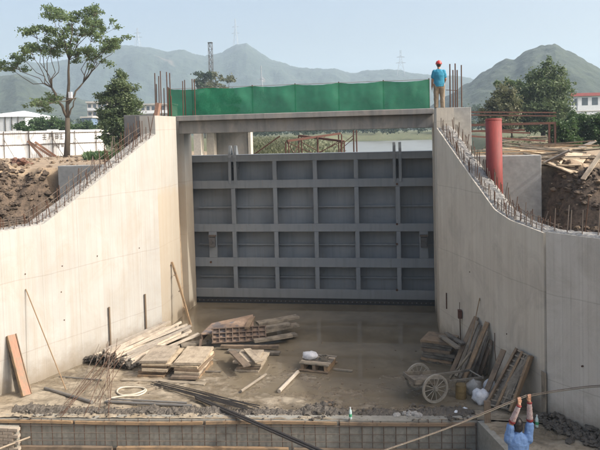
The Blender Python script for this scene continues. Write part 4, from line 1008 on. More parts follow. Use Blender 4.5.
for f_ in (.2,.8): 
    a = TA.lerp(TD,f_); b = TB.lerp(TC,f_); MB().bar(a+Vector((0,0,-.35)), b.lerp(a,.35)+Vector((0,0,-.35)), .09, .1).build('lower_rail', 'rust_frame', fr)
q = random.Random(64)
for i, (x0,y0,x1,y1,d0,d1) in enumerate([(466,112,556,112.6,40,40),(468,115,556,116,41,41),(470,131,530,133,33,33),(468,136,545,141,30,31)]):
    tag(MB().bar(PD(x0,y0,d0), PD(x1,y1,d1), .08, .08).build('loose_steel_bar', 'rust_frame'), ['uppermost rusty bar lying level behind the table frame','second rusty bar lying level just behind the table frame','short rusty bar lying below the table frame','lowest rusty bar lying across the debris below the table frame'][i], 'steel bar')
# scattered boards
n_b = 0
for i in range(96):
    px, py = q.uniform(472,566), q.uniform(136,158); z = 5.15+q.uniform(0,.25); c = PZ(px, py, z)
    if c.y < -3.4: continue
    g = ground_h(c.x, c.y); a = q.gauss(.1,.5); L = q.uniform(1.2,3.2); d_ = Vector((math.cos(a), math.sin(a), q.gauss(0,.07)))*L/2; c.z = g+.05+q.random()**1.5*.45
    if c.x < 7.2: continue
    o = plank('loose_board', c-d_, c+d_, q.uniform(.1,.22), .04, q.choice(['wood_pale','wood_brown','wood_grey','wood_brown']), q.randrange(9))
    tag(o, 'loose weathered board in the debris between the red pipe and the rusty frame', 'board', 'boards strewn on the right bank')
for i, (x0,y0,x1,y1,w,m,lab) in enumerate([(546,191,577,177,.12,'wood_pale','lower pale board lying on the right soil slope'),(550,186,600,146,.5,'tarp','wide tan sheet of plywood sloping at the right picture edge'),(575,170,606,140,.3,'wood_pale','upper pale board sloping behind the tan plywood sheet'),(556,140,588,143,.45,'wood_grey','broad grey board lying level under the green bushes'),(577,137,604,131,.35,'wood_brown','dark board tilted at the right edge below the bushes'),(548,160,575,158,.1,'wood_pale','thin light batten above the soil slope'),(540,165,566,164,.1,'wood_pale','second thin light batten above the soil slope'),(569,165,578,141,.1,'wood_grey','short upright stick above the soil slope'),(530,152,560,147,.14,'wood_brown','brown board behind the low concrete cut-off wall on the right'),(585,134,600,140,.25,'wood_pale','short tan board at the right edge by the bushes')]):
    A, B = on_ground(x0, y0), on_ground(x1, y1)
    if (B-A).length > 6: B = A + (B-A).normalized()*6
    A.z = ground_h(A.x,A.y)+.07; B.z = ground_h(B.x,B.y)+.10
    tag(plank('loose_board', A, B, w, .03, m, i, (0,0,1)), lab, 'board', 'boards strewn on the right bank')

# bigger boards thrown on the right slope
qb = random.Random(71)
for i, (x0,y0,x1,y1,w,m,lab) in enumerate([(552,188,598,158,.3,'wood_pale','broad sunlit board lying low across the right soil slope'),(566,172,603,143,.42,'wood_pale','broadest sunlit board at the right picture edge'),(548,192,572,184,.12,'wood_pale','lowest pale lath on the right soil slope'),(560,160,592,136,.2,'wood_brown','brown board tilted above the broad sunlit board'),(575,152,606,148,.25,'wood_grey','grey board lying flat at the right edge above the slope'),(544,170,570,167,.14,'wood_pale','pale board lying level just right of the low cut-off wall'),(545,176,566,174,.1,'wood_brown','brown lath lying level right of the low cut-off wall'),(583,186,604,170,.12,'wood_pale','short pale lath low at the right picture edge')]):
    A, B = on_ground(x0,y0), on_ground(x1,y1); L = (B-A).length
    if L > 3.6: B = A+(B-A)*(3.6/L)
    A.z = ground_h(A.x,A.y)+.1; B.z = max(ground_h(B.x,B.y), ground_h((A.x+B.x)/2,(A.y+B.y)/2))+.16+.05*i
    tag(plank('loose_board', A, B, w, .035, m, i+3, (0,-.25,1)), lab, 'board', 'boards strewn on the right bank')

# ------------------------------------------------------------------ front step of the slab with its reinforcement
def fz(x, y): return max(floor_z(x, y), 0.0)
def G(px, py, h=0.0):
    p = PZ(px, py, .02); p.z = fz(p.x, p.y)+h; return p
st = thing('concrete_step', 'low concrete step with rusty reinforcement across the foreground', 'concrete step', (0,-9.2,-.7))
xs = np.linspace(-6.9, 4.72, 40); mb = MB()
for x in xs: y = y_edge(x); mb.v += [(x,y-.02,-.8), (x,y-.02,.015), (x,y+.16,.05), (x,y+.16,-.8)]
for i in range(39):
    a = 4*i; mb.f += [(a,a+4,a+5,a+1), (a+1,a+5,a+6,a+2), (a+2,a+6,a+7,a+3)]
mb.build('step_face', 'ledge_concrete', st)
pe = [(4.72,-8.45), (5.45,-10.75)]; MB().bar((4.78,-8.4,-.37), (5.55,-10.9,-.37), .14, .80).build('step_return', 'ledge_concrete', st)
q = random.Random(41)
for i, x in enumerate(np.arange(-6.6, 4.7, .24)):
    x += q.uniform(-.03,.03); y = y_edge(x)-.05; rod('rebar', (x,y,-.68), (x+q.uniform(-.015,.015),y,-.02+q.uniform(-.02,.1)), .007, 'rebar_rust', st, 5)
for z in (-.1,-.27,-.44): rod('rebar', (-6.8,y_edge(-6.8)-.062,z), (4.7,y_edge(4.7)-.062,z+.01), .007, 'rebar_grey', st, 5)
a, b = Vector((-6.8,y_edge(-6.8)-.05,-.035)), Vector((4.7,y_edge(4.7)-.05,-.035))
for k in range(4): plank('edge_board', a.lerp(b,k/4+.002), a.lerp(b,(k+1)/4-.004), .05, .06, 'wood_brown', k, (0,0,1), st)
for k in range(3): plank('foot_rail', a.lerp(b,k/3)+Vector((0,-.06,-.56)), a.lerp(b,(k+1)/3-.01)+Vector((0,-.06,-.56)), .09, .09, 'wood_brown', k+5, (0,0,1), st)
for k in range(7): y = -8.6-k*.33; rod('rebar', (4.74-.3*0+(.308)*(-(y+8.4))*-1*-1, y, -.66), (4.74+.308*(-(y+8.4)), y, .03), .007, 'rebar_rust', st, 5)
tag(plank('timber_post', PZ(488,455,-.66), PZ(488,455,-.66)+Vector((0,0,1.15)), .13, .06, 'wood_brown', 3, (0,1,0)), 'upright brown timber post at the right end of the concrete step', 'post')
# mud ridge and rubble along the edge
mb = MB(); q = random.Random(42); nx_, ny_ = 420, 12
for i in range(nx_+1):
    x = -5.5+10.2*i/nx_; k = max(.0, .55+.9*fbm(x*1.1, 0, 4))
    for j in range(ny_+1):
        w = j/ny_; y = y_edge(x)+.16+.05*fbm(x*2, 3, 1)+(.24+.22*k)*w; pr = math.sin(math.pi*w)
        mb.v.append((x, y, floor_z(x,y)-.02+pr*(.025+.075*k)*(.75+.8*abs(fbm(x*7, y*7, 9)))+pr*.02*noise.noise(Vector((x*26, y*26, 0)))))
for i in range(nx_):
    for j in range(ny_): a = i*(ny_+1)+j; mb.f.append((a, a+ny_+1, a+ny_+2, a+1))
for _ in range(1700):
    x = q.uniform(-5.4,4.7); k = max(0,.5+.9*fbm(x*1.1, 0, 4)); y = y_edge(x)+.34+q.gauss(0,.11+.06*k); r = q.uniform(.008,.03)*(.5+k)*(2.2 if q.random() < .08 else 1)
    clods(mb, (x, y, fz(x,y)+r*.3), r, q)
tag(mb.build('mud_ridge', 'mud_clod'), 'ridge of dark wet mud lumps along the step edge', 'mud', kind='stuff')
mb = MB()
for _ in range(700):
    t = q.random(); s = abs(q.gauss(0,.28)); y = -8.2-2.6*t; x = xN(y)-.05-s*.95; r = q.uniform(.015,.075)
    clods(mb, (x, y, fz(x,y)+max(0,.28-s)*.8*q.random()+r*.3), r, q)
tag(mb.build('rubble_heap', 'mud_clod'), 'dark rubble heaped at the foot of the nearest right wall panel', 'rubble', kind='stuff')
mb = MB()
for _ in range(170):
    x, y = q.uniform(-4.6,5), q.uniform(-8.4,-3.5)
    if xL(y)+.1 < x < xR(y)-.1: r = q.uniform(.008,.03); clods(mb, (x, y, fz(x,y)+r*.2), r, q)
tag(mb.build('gravel', 'pale_clod'), 'scattered small stones on the muddy floor', 'gravel', kind='stuff')
mb = MB(); 
for i in range(10): x = 3.35+q.gauss(0,.16); y = y_edge(x)+.2+q.gauss(0,.04); clods(mb, (x,y,fz(x,y)+.03), q.uniform(.05,.1), q)
tag(mb.build('mortar_heap', 'rough_concrete'), 'small pale mortar heap on the step edge below the cart', 'mortar')
for i, (px, py) in enumerate([(456,414),(465,411)]):
    mb = MB(); p = G(px,py,.03); clods(mb, p, .05, q); tag(mb.build('white_stone', 'far_white'), ['left of two small white stones by the step edge','right of two small white stones by the step edge'][i], 'stone')

# ------------------------------------------------------------------ left side of the floor
def wallpt(px, py, side=-1, off=.02):
    p = face_pt(px, py, side); p.x += -side*off; return p
# red-brown channel form leaning on the wall
A = G(27,397,.02); B = wallpt(10,335,-1,.03); fm = thing('form_channel', 'red brown channel shaped form board leaning on the left wall', 'form board', A)
upv = Vector((.9,-.35,.25)); plank('web_board', A, B, .21, .025, 'wood_red', 1, upv, fm)
ax_ = (B-A).normalized(); sv = upv.cross(ax_).normalized()
for s in (-1,1): plank('flange_board', A+sv*s*.115, B+sv*s*.115, .02, .075, 'wood_brown', 2+s, upv, fm)
A2, B2 = G(21,396,.02), wallpt(5,338,-1,.02); tag(plank('form_board', A2+Vector((-.12,.1,0)), B2+Vector((0,.1,0)), .16, .03, 'wood_grey', 4, upv), 'dark grey board leaning behind the red brown form board', 'board')
tag(rod('bamboo_pole', G(66,390), wallpt(25,289,-1,.02), .014, 'wood_brown'), 'thin brown pole leaning on the left wall', 'pole')
for px, y0, y1, lab in ((107.5,307,362,'left of two upright brown stakes against the left wall'),(143.5,294,346,'right of two upright brown stakes against the left wall')):
    p = wallpt(px, y0, -1, .05); tag(rod('stake', (p.x,p.y,-.02), p, .026, 'wood_brown', None, 7), lab, 'stake')
A, B = G(191,326), wallpt(171,262,-1,.02) if False else Vector((-4.22, PWALL(171,262,(-4.25,-3),(-4.25,0)).y, PWALL(171,262,(-4.25,-3),(-4.25,0)).z))
po = thing('timber_prop', 'brown timber prop leaning on the left pier near the gate', 'prop', A); plank('shaft', A, B, .07, .06, 'wood_brown', 2, (1,0,.2), po); 
for k in (.3,.55,.8,.96): c = A.lerp(B,k); plank('cleat', c+Vector((-.02,-.09,0)), c+Vector((-.02,.11,.03)), .03, .03, 'wood_brown', 1, (1,0,0), po)

# heap of pale battens with muddy ends
q = random.Random(51); d_ = (G(176,334)-G(112,364)); d_.z = 0; d_.normalize(); s_ = Vector((d_.y,-d_.x,0)); F0 = G(112,365); F0.z = .05
k = 0
for lay in range(5):
    nrow = 13-2*lay
    for i in range(nrow):
        off = (i-(nrow-1)/2)*.125+q.uniform(-.03,.03); L = q.uniform(2.5,3.1); st_ = q.uniform(-.18,.18); yaw_ = q.gauss(0,.055); dd = Vector((d_.x*math.cos(yaw_)-d_.y*math.sin(yaw_), d_.x*math.sin(yaw_)+d_.y*math.cos(yaw_), 0))
        a = F0+s_*off+d_*st_+Vector((0,0,.045+lay*.072)); b = a+dd*L+Vector((0,0,q.uniform(-.015,.015)))
        if b.x < xL(b.y)+.08: b.x = xL(b.y)+.08
        if a.x < xL(a.y)+.08: a.x = xL(a.y)+.08
        tag(plank('batten', a, b, q.uniform(.045,.075), .058, 'wood_batten', k % 5), 'pale batten in the heap of long battens by the left wall', 'batten', 'battens heaped by the left wall'); k += 1
mb = MB()
for _ in range(260):
    off = q.uniform(-.8,.8); p = F0+s_*off-d_*q.uniform(-.12,.2)+Vector((0,0,.03+q.random()*max(.05,.3-abs(off)*.25))); clods(mb, p, q.uniform(.02,.055), q)
tag(mb.build('mud_clumps', 'mud_clod'), 'black mud clumps stuck to the batten ends', 'mud', kind='stuff')
# sheaf of thin rods thrown over the batten heap
for i in range(19):
    a = G(q.uniform(58,112), q.uniform(402,424), .02); b = PZ(q.uniform(100,126), q.uniform(341,354), .6); b += Vector((q.gauss(0,.1), q.gauss(0,.15), 0)); b.z = q.uniform(.42,.75)
    if i % 3 == 0: a = a.lerp(b,.3)
    tag(rod('thin_rod', a, b, .0065, 'rebar_rust' if i % 3 else 'rebar_grey', None, 5), 'thin rusty rod in the loose sheaf left of the plank stacks', 'rod', 'thin rods in a loose sheaf')

# plank stacks
ORD = ['topmost','second','third','fourth','fifth','sixth','seventh','eighth','ninth']
def stack(where, c, dirv, L, W, T, n, mat, seed, jit=.04, gap=.012, order='board'):
    q = random.Random(seed); dirv = Vector(dirv).normalized(); sv = Vector((dirv.y,-dirv.x,0)); z = fz(c.x,c.y)
    if True:
        for s in (-.35,.35):
            pass
    for i in range(n):
        yaw_ = q.gauss(0,jit*.9); d = Vector((dirv.x*math.cos(yaw_)-dirv.y*math.sin(yaw_), dirv.x*math.sin(yaw_)+dirv.y*math.cos(yaw_), 0)); t = T*q.uniform(.85,1.15)
        cc = c + dirv*q.gauss(0,jit)+sv*q.gauss(0,jit); cc.z = z+t/2+.004; l = L*q.uniform(.93,1.05)
        o = plank('board', cc-d*l/2, cc+d*l/2, W*q.uniform(.92,1.04), t, mat if not isinstance(mat, list) else mat[i % len(mat)], seed+i)
        tag(o, f'{ORD[n-1-i] if i else "lowest"} board {"" if i == n-1 or not i else "from the top "}of {where}', 'board', 'boards in stacks on the channel floor'); z += t+gap*q.random()+.006
    return z
dv = G(176,352)-G(152,377); dv.z = 0; dv.normalize()
cA = (G(152,377)+dv*.62); cB = G(186,379)+dv*.6
for cc, where, n in ((cA,'the plank stack beside the battens',6),(cB,'the plank stack right of the battens stack',6)):
    stack(where, cc, (dv.x,dv.y,0), 1.25, .72, .062, n, ['wood_brown','wood_brown','wood_pale','wood_brown','wood_pale','wood_pale'], 60+n+int(cc.x*10), .05)
dC = G(254,358)-G(241,374); dC.z = 0; dC.normalize()
zc = stack('the small fanned stack before the steel form', G(244,371)+dC*.45, (dC.x,dC.y,0), .95, .62, .05, 4, ['wood_pale','wood_brown','wood_pale','wood_pale'], 91, .05)
a = G(229,357,zc); b = G(258,363,zc); a.z = b.z = zc+.03; 
for i, (x0,y0,x1,y1,dz) in enumerate(((232,351,247,366,.03),(247,349,259,362,.05))):
    A, B = PZ(x0,y0,zc+dz), PZ(x1,y1,zc+dz); tag(plank('board', A, B, .2, .035, 'wood_pale' if i else 'wood_brown', i), ['dark loose board lying across the small fanned stack','pale loose board on the right of the small fanned stack'][i], 'board')
for i, (x0,y0,x1,y1,w,lab) in enumerate([(122,380,205,384,.16,'dark wet board lying on the mud under the plank stacks'),(196,371,221,372,.08,'dark short board lying right of the plank stacks')]):
    tag(plank('wet_board', G(x0,y0,.02), G(x1,y1,.02), w, .03, 'wood_grey', i), lab, 'board')

# steel form tipped over, with a ribbed face, boards behind it
fp0 = G(207,350); ff = thing('steel_form', 'rusty ribbed form panel lying tipped over in the puddle', 'form panel', fp0)
cA_, cB_ = G(213,347,.12), G(266,344,.12); ux = (cB_-cA_); ux.z = 0; Lf = ux.length; ux.normalize(); uy = Vector((-ux.y,ux.x,0)); tilt = Vector((0,0,1))*.82+uy*.57
Hf = .42; nrm_ = ux.cross(tilt)
def FQ(u, v, w=0): return cA_+ux*u+tilt*v+nrm_*w
MB().add([FQ(-.02,0,-.02),FQ(Lf,0,-.02),FQ(Lf,Hf,-.02),FQ(-.02,Hf,-.02),FQ(-.02,0,-.05),FQ(Lf,0,-.05),FQ(Lf,Hf,-.05),FQ(-.02,Hf,-.05)], [(0,1,2,3),(7,6,5,4),(0,4,5,1),(1,5,6,2),(2,6,7,3),(3,7,4,0)]).build('face_plate', 'form_plate', ff)
for i in range(9): u = Lf*i/8; MB().bar(FQ(u,0,.02), FQ(u,Hf,.02), .03, .08, up=nrm_).build('rib', 'form_rib', ff)
for i in range(4): v = Hf*i/3; MB().bar(FQ(-.03,v,.028), FQ(Lf+.02,v,.028), .03, .075, up=nrm_).build('rib', 'form_rib', ff)
# top plate: sloping sheet running back from the top edge
tp = [PZ(196,335,.45), PZ(252,327,.62), PZ(243,317.5,.68), PZ(228,320,.6)]
tp = [FQ(-.35,Hf*.75,-.05), FQ(Lf*.78,Hf*1.02,-.03), FQ(Lf*.78,Hf*1.25,-.03)+uy*.75+Vector((0,0,.08)), FQ(-.05,Hf*.9,-.05)+uy*.85]
mb = MB(); mb.v = [tuple(p) for p in tp]+[tuple(p-Vector((0,0,.035))) for p in tp]; mb.f = [(0,1,2,3),(7,6,5,4)]+[(i,4+i,4+(i+1)%4,(i+1)%4) for i in range(4)]; mb.build('top_plate', 'form_plate', ff)
MB().bar(tp[0]+Vector((0,0,-.1)), tp[3]+Vector((0,0,-.1)), .05, .2).build('end_plate', 'form_rib', ff)
MB().bar(tp[0]+Vector((0,0,-.16)), G(200,347,.02), .06, .06).build('leg', 'form_rib', ff)
q = random.Random(52)
pil = [(258,339,296,330,.24,.10,'lowest'),(254,341,292,334,.2,.18,'second lowest'),(256,336,298,326,.26,.27,'middle'),(252,336,290,328,.22,.36,'second highest'),(258,332,298,323,.3,.44,'topmost')]
for i, (x0,y0,x1,y1,w,h,o_) in enumerate(pil):
    A, B = PZ(x0,y0+6,0), PZ(x1,y1+8,0); A.z = h; B.z = h+.02; tag(plank('board', A, B, w, .07, 'wood_grey', i), f'{o_} grey board in the pile behind the steel form', 'board', 'grey boards behind the steel form')
tag(plank('board', G(221,349,.10), G(279,350,.12), .13, .07, 'wood_brown', 3), 'brown board lying along the front of the steel form', 'board')
tag(plank('board', G(228,352,.05), G(280,354,.05), .2, .06, 'wood_grey', 4), 'dark board under the front of the steel form', 'board')
tag(plank('board', G(181,346,.04), G(206,343,.05), .3, .05, 'wood_grey', 2), 'dark wet board left of the steel form', 'board')
tag(plank('board', PZ(247,328,.5), PZ(253,317,.55), .14, .06, 'wood_brown', 2), 'short brown block on the back of the steel form', 'board')
# pallet with a white bag and rope
cp = G(314,371); dp = G(331,362)-G(322,372); dp.z = 0; dp.normalize(); sp = Vector((dp.y,-dp.x,0)); cp = cp+dp*.35
pt = thing('pallet', 'low wooden pallet carrying a white bag on the wet floor', 'pallet', cp)
for s in (-.32,0,.32): plank('bearer', cp+sp*s-dp*.36+Vector((0,0,.09)), cp+sp*s+dp*.36+Vector((0,0,.09)), .09, .16, 'wood_brown', int(s*10)+5, (0,0,1), pt)
for i in range(6): o_ = -.32+.128*i; plank('slat', cp+dp*o_-sp*.4+Vector((0,0,.195)), cp+dp*o_+sp*.4+Vector((0,0,.195)), .1, .035, 'wood_pale' if i in (1,4) else 'wood_grey', i, (0,0,1), pt)
for s in (-.37,.37): plank('bottom_slat', cp+dp*s-sp*.4+Vector((0,0,.03)), cp+dp*s+sp*.4+Vector((0,0,.03)), .1, .03, 'wood_brown', 4, (0,0,1), pt)
def bag(label, c, r, mat, seed, name='bag', cat='bag'):
    mb = MB().ball(c, r, 22, 14); q = random.Random(seed); mb.v = [tuple(Vector(v)+(Vector(v)-Vector(c))*(.30*fbm(v[0]*6,v[1]*6,v[2]*6+seed)+.10*fbm(v[0]*19,v[1]*19,v[2]*19+seed))) for v in mb.v]
    zmin = c[2]-r[2]*.75; mb.v = [(x,y,max(z,zmin)) for x,y,z in mb.v]; return tag(mb.build(name, mat, smooth=True), label, cat)
c = cp-sp*-.0+sp*-.2-dp*.02; bag('crumpled white bag lying on the pallet', (c.x,c.y,.30), (.2,.17,.11), 'white_bag', 3)
mb = MB(); c = cp+sp*.16
for k in range(5):
    pts = [(c.x+(.13-.012*k)*math.cos(a)+q.gauss(0,.008), c.y+(.12-.012*k)*math.sin(a)+q.gauss(0,.008), .228+.022*k+q.gauss(0,.004)) for a in np.linspace(0,6.0,22)]; mb.tube(pts, .013, 5)
tag(mb.build('rope_coil', 'rope'), 'coil of brown rope beside the white bag on the pallet', 'rope')
tag(plank('board', cp+sp*.45-dp*.1+Vector((0,0,.03-cp.z+fz(cp.x,cp.y))), cp+sp*.95-dp*.1+Vector((0,0,.03)), .06, .04, 'wood_grey', 1), 'dark stick poking out to the right of the pallet', 'stick')
tag(rod('timber_stick', G(241,392.5,.035), G(266,375,.035), .035, 'wood_pale', None, 8), 'left brown round stick lying on the muddy floor', 'stick')
tag(rod('timber_stick', G(279,392.5,.05), G(298,373,.05), .048, 'wood_batten', None, 8), 'right pale round stick lying on the muddy floor', 'stick')
# long black rods, pipes, hose
for i in range(9):
    a = G(156+q.uniform(-8,8), 384+q.uniform(-2,6), .03); b = G(256+q.uniform(-14,10), 413+q.uniform(-3,2), .10); m_ = a.lerp(b,.5)+Vector((q.gauss(0,.05),q.gauss(0,.04),.01))
    tag(MB().tube([a, m_, b], .011, 5).build('steel_rod', 'dark_steel'), 'long dark steel rod in the bundle lying before the plank stacks', 'rod', 'dark rods on the floor')
E0 = G(196,400,.06); E0.z = .10; E2 = PZ(324,452,.11)
for i, dx in enumerate((0,.09)):
    tag(rod('steel_tube', E0+Vector((dx*.3,-dx,.0)), E2+Vector((dx*.2,-dx*1.2,0)), .034 if not i else .022, 'dark_steel', None, 10), ['thick dark steel tube lying across the step edge over the pit','thinner dark tube lying beside the thick tube on the step edge'][i], 'tube')
for x0,y0,x1,y1,r,lab in [(106,404,192,408,.035,'long grey pipe lying along the step edge'),(108,400.5,187,404,.022,'thinner grey pipe just behind the long grey pipe'),(45,390,92,405,.04,'grey pipe lying aslant near the left wall'),(59,377,102,381,.015,'thin rod lying by the left wall')]:
    tag(rod('steel_pipe' if r > .02 else 'steel_rod', G(x0,y0,r), G(x1,y1,r), r, 'grey_pipe', None, 8), lab, 'pipe' if r > .02 else 'rod')
hp = [(105,404),(112,400),(124,398),(138,397),(146,393),(143,389.5),(132,388.5),(121,390),(117,393.5),(122,396.5),(133,396),(142,393.5),(146,391)]
pts = [G(x,y,.025) for x, y in hp]; sm = []
for i in range(len(pts)-1):
    p0, p1, p2, p3 = pts[max(i-1,0)], pts[i], pts[i+1], pts[min(i+2,len(pts)-1)]
    for t in (0,.25,.5,.75): sm.append(.5*((2*p1)+(-p0+p2)*t+(2*p0-5*p1+4*p2-p3)*t*t+(-p0+3*p1-3*p2+p3)*t**3))
tag(MB().tube(sm, .022, 7).build('hose', 'hose_white', smooth=True), 'cream hose curled in a loop on the muddy floor', 'hose')
# left end of the step
wv = thing('brick_stub', 'low stub of pale bricks at the left end of the concrete step', 'brick wall', PZ(4,446,-.6)); q = random.Random(53)
bx = PZ(6,436,-.3); bm_ = MB().box((0,0,0), (.225,.11,.062)).mesh('brick', 'brick_pale')
MB().box((bx.x-.3,bx.y+.02,-.37), (1.15,.12,.56)).build('mortar', 'ledge_concrete', wv)
for r_ in range(8):
    for c_ in range(5):
        z = -.62+.072*r_; x = bx.x-.85+.24*c_+.12*(r_ % 2)
        if x > bx.x+.3: continue
        link('brick', bm_, wv, Matrix.Translation((x, bx.y-.04+q.uniform(-.006,.006), z)) @ Matrix.Rotation(q.gauss(0,.02), 4, 'Z'))
tag(rod('bamboo_pole', PZ(-4,450,-.45), PZ(30,437,-.35), .02, 'wood_pale'), 'pale pole lying at the bottom left corner in the pit', 'pole')
tag(rod('bamboo_pole', PZ(-20,449,-.6), PZ(230,452,-.6), .025, 'wood_brown') if False else plank('board', PZ(60,446,-.62), PZ(190,448,-.62), .14, .05, 'wood_brown', 3), 'muddy board lying in the pit below the step at left', 'board')

# plastic bottle on the step edge
def bottle(label, c):
    t = thing('plastic_bottle', label, 'bottle', c); pr = [(0,.030),(.01,.033),(.09,.033),(.1,.031),(.16,.033),(.19,.026),(.215,.013),(.235,.013)]
    MB().loft([((c.x,c.y,c.z+z),r,r,(1,0,0),(0,1,0)) for z, r in pr], 14).build('body', 'bottle_plastic', t, smooth=True)
    MB().loft([((c.x,c.y,c.z+z),.0342,.0342,(1,0,0),(0,1,0)) for z in (.055,.115)], 14).build('paper_band', 'bottle_green', t); MB().loft([((c.x,c.y,c.z+z),.015,.015,(1,0,0),(0,1,0)) for z in (.236,.255)], 12).build('cap', 'far_white', t)
bottle('clear plastic bottle with a green band standing on the step edge', PZ(350.5,419,.05)); bottle('small green bottle standing by the rubble right of the worker', G(537,428))
mb = MB(); p = G(327,404,.02)
for i in range(5): clods(mb, (p.x+q.gauss(0,.08),p.y+q.gauss(0,.04),p.z+.01), .045, q)
tag(mb.build('brick_rubble', 'pale_clod'), 'little heap of broken brick by the step edge', 'rubble')

# ------------------------------------------------------------------ handcart
w0, w1 = G(435.5,402), G(422.5,392.5); axl = (w1-w0); axl.z = 0; axl.normalize(); wl = .78; w1 = w0+axl*wl; fwd = Vector((axl.y,-axl.x,0))
if fwd.x < 0: fwd = -fwd
RW = .325; ct = thing('handcart', 'old grey two wheeled handcart with spoked wheels by the right wall', 'handcart', w0.lerp(w1,.5))
ac = w0.lerp(w1,.5)+Vector((0,0,RW))
for w in (w0, w1):
    c = Vector((w.x,w.y,w.z+RW)); wm = thing('wheel', None, None, (0,0,0)); wm.parent = ct; wm.location = c-parent_loc(ct)
    def ring(R0, R1, T, name, mat):
        mb = MB(); n = 36
        for j in range(n):
            a = 2*math.pi*j/n; d = fwd*math.cos(a)+Vector((0,0,1))*math.sin(a)
            for rr, tt_ in ((R0,-T),(R1,-T),(R1,T),(R0,T)): mb.v.append(tuple(c+d*rr+axl*tt_))
        for j in range(n):
            for k in range(4): mb.f.append((j*4+k, j*4+(k+1)%4, ((j+1)%n)*4+(k+1)%4, ((j+1)%n)*4+k))
        return mb.build(name, mat, wm)
    ring(RW-.035, RW, .02, 'tyre', 'cart_paint'); ring(RW-.055, RW-.036, .014, 'rim', 'cart_paint'); rod('hub', c-axl*.07, c+axl*.07, .04, 'cart_paint', wm, 10)
    for j in range(12): a = 2*math.pi*j/12+.1; d = fwd*math.cos(a)+Vector((0,0,1))*math.sin(a); rod('spoke', c+d*.035, c+d*(RW-.05), .0085, 'cart_paint', wm, 5)
rod('axle', w0+Vector((0,0,RW)), w1+Vector((0,0,RW)), .02, 'dark_steel', ct, 8)
b0 = ac-fwd*.45+Vector((0,0,.13)); b1 = ac+fwd*.42+Vector((0,0,.03)); hw = .27
for i in range(5): o_ = -hw+.054+i*.108; plank('bed_board', b0+axl*o_, b1+axl*o_, .1, .025, 'wood_grey', i, (0,0,1), ct)
for s in (-1,1): plank('side_board', b0+axl*s*(hw+.02)+Vector((0,0,.045)), b1+axl*s*(hw+.02)+Vector((0,0,.045)), .022, .10, 'wood_grey', 3+s, (0,0,1), ct)
plank('tail_board', b0-axl*hw+Vector((0,0,.045)), b0+axl*hw+Vector((0,0,.045)), .022, .09, 'wood_grey', 2, (0,0,1), ct)
for s in (-1,1): plank('shaft', b0+axl*s*.2+Vector((0,0,-.04)), b1+axl*s*.26+fwd*.95+Vector((0,0,-.02)), .05, .045, 'wood_grey', 4, (0,0,1), ct)
rod('handle_bar', b1-axl*.3+fwd*.9+Vector((0,0,-.02)), b1+axl*.3+fwd*.9+Vector((0,0,-.02)), .018, 'cart_paint', ct, 7)
for s in (-1,1): rod('bearer', ac+axl*s*.22+Vector((0,0,.02)), ac+axl*s*.22+Vector((0,0,.1)), .03, 'cart_paint', ct, 6)

# ------------------------------------------------------------------ right side of the floor
dR = (G(463,352)-G(449,367)); dR.z = 0; dR.normalize()
cR = G(449,367)+dR*.42+Vector((-dR.y,dR.x,0))*.36
zr = stack('the tall board stack behind the handcart', cR, (-dR.y,dR.x,0), .82, .74, .075, 8, ['wood_grey','wood_brown','wood_grey'], 71, .03)
for i, (x0,y0,x1,y1,w,o_) in enumerate([(441,334,458,346,.14,'left'),(446,331,463,342,.12,'right')]):
    A, B = PZ(x0,y0+2,zr+.05+.05*i), PZ(x1,y1+2,zr+.05); tag(plank('board', A, B, w, .05, 'wood_grey', i), f'{o_} loose board lying on top of the tall board stack', 'board')
q = random.Random(54)
lean = [(452,372,478,317,.16),(456,376,481,321,.12),(460,378,486,325,.1),(464,379,489,322,.14),(468,379,491,330,.1),(474,377,492,335,.16),(479,376,493,340,.14),(484,374,494,345,.14),(450,378,471,352,.05)]
LN = ['first','second','third','fourth','fifth','sixth','seventh','eighth']
for i, (x0,y0,x1,y1,w) in enumerate(lean):
    A = G(x0,y0,.02)
    B = wallpt(x1,y1,1,.04+.05*(i % 3)) if i < 8 else PZ(x1,y1,.9)
    if A.x > xR(A.y)-.12: A.x = xR(A.y)-.12
    tag(plank('leaning_board', A, B, w, .03, 'wood_grey' if i % 3 else 'wood_brown', i, (-.8,-.5,.3)), (f'{LN[i]} from the left of the boards leaning on the right wall' if i < 8 else 'pale thin lath leaning in front of the leaning boards'), 'board', 'boards leaning on the right wall')
tag(rod('bamboo_pole', G(463,378,.02), wallpt(480.5,298,1,.02), .014, 'wood_brown'), 'tall thin pole leaning on the right wall above the boards', 'pole')
mb = MB(); pts = [G(492,388,.02), PZ(497,372,.35), wallpt(500,350,1,.12), wallpt(499,333,1,.1)]; tag(MB().tube(pts, .01, 5).build('bent_rod', 'rebar_rust'), 'thin bent rod standing beside the leaning form panel', 'rod')
p = wallpt(447,293,1,.02); p2 = wallpt(447.5,331,1,.02); Pn = (4.25,-2.8); tag(rod('wall_pipe', p, Vector((p.x,p.y,1.0)), .015, 'rebar_rust'), 'thin rusty pipe running down the right wall by the board stack', 'pipe')
p = wallpt(462,314,1,.06); sb = thing('switch_box', 'small rusty switch box on a stake by the right wall', 'box', (p.x,p.y,0)); MB().box(p, (.1,.14,.22)).build('case', 'rust_frame', sb); rod('stake', (p.x+.02,p.y,0), p, .014, 'rebar_rust', sb); rod('wire', p+Vector((0,0,.1)), p+Vector((0,0,.32)), .008, 'rebar_rust', sb)
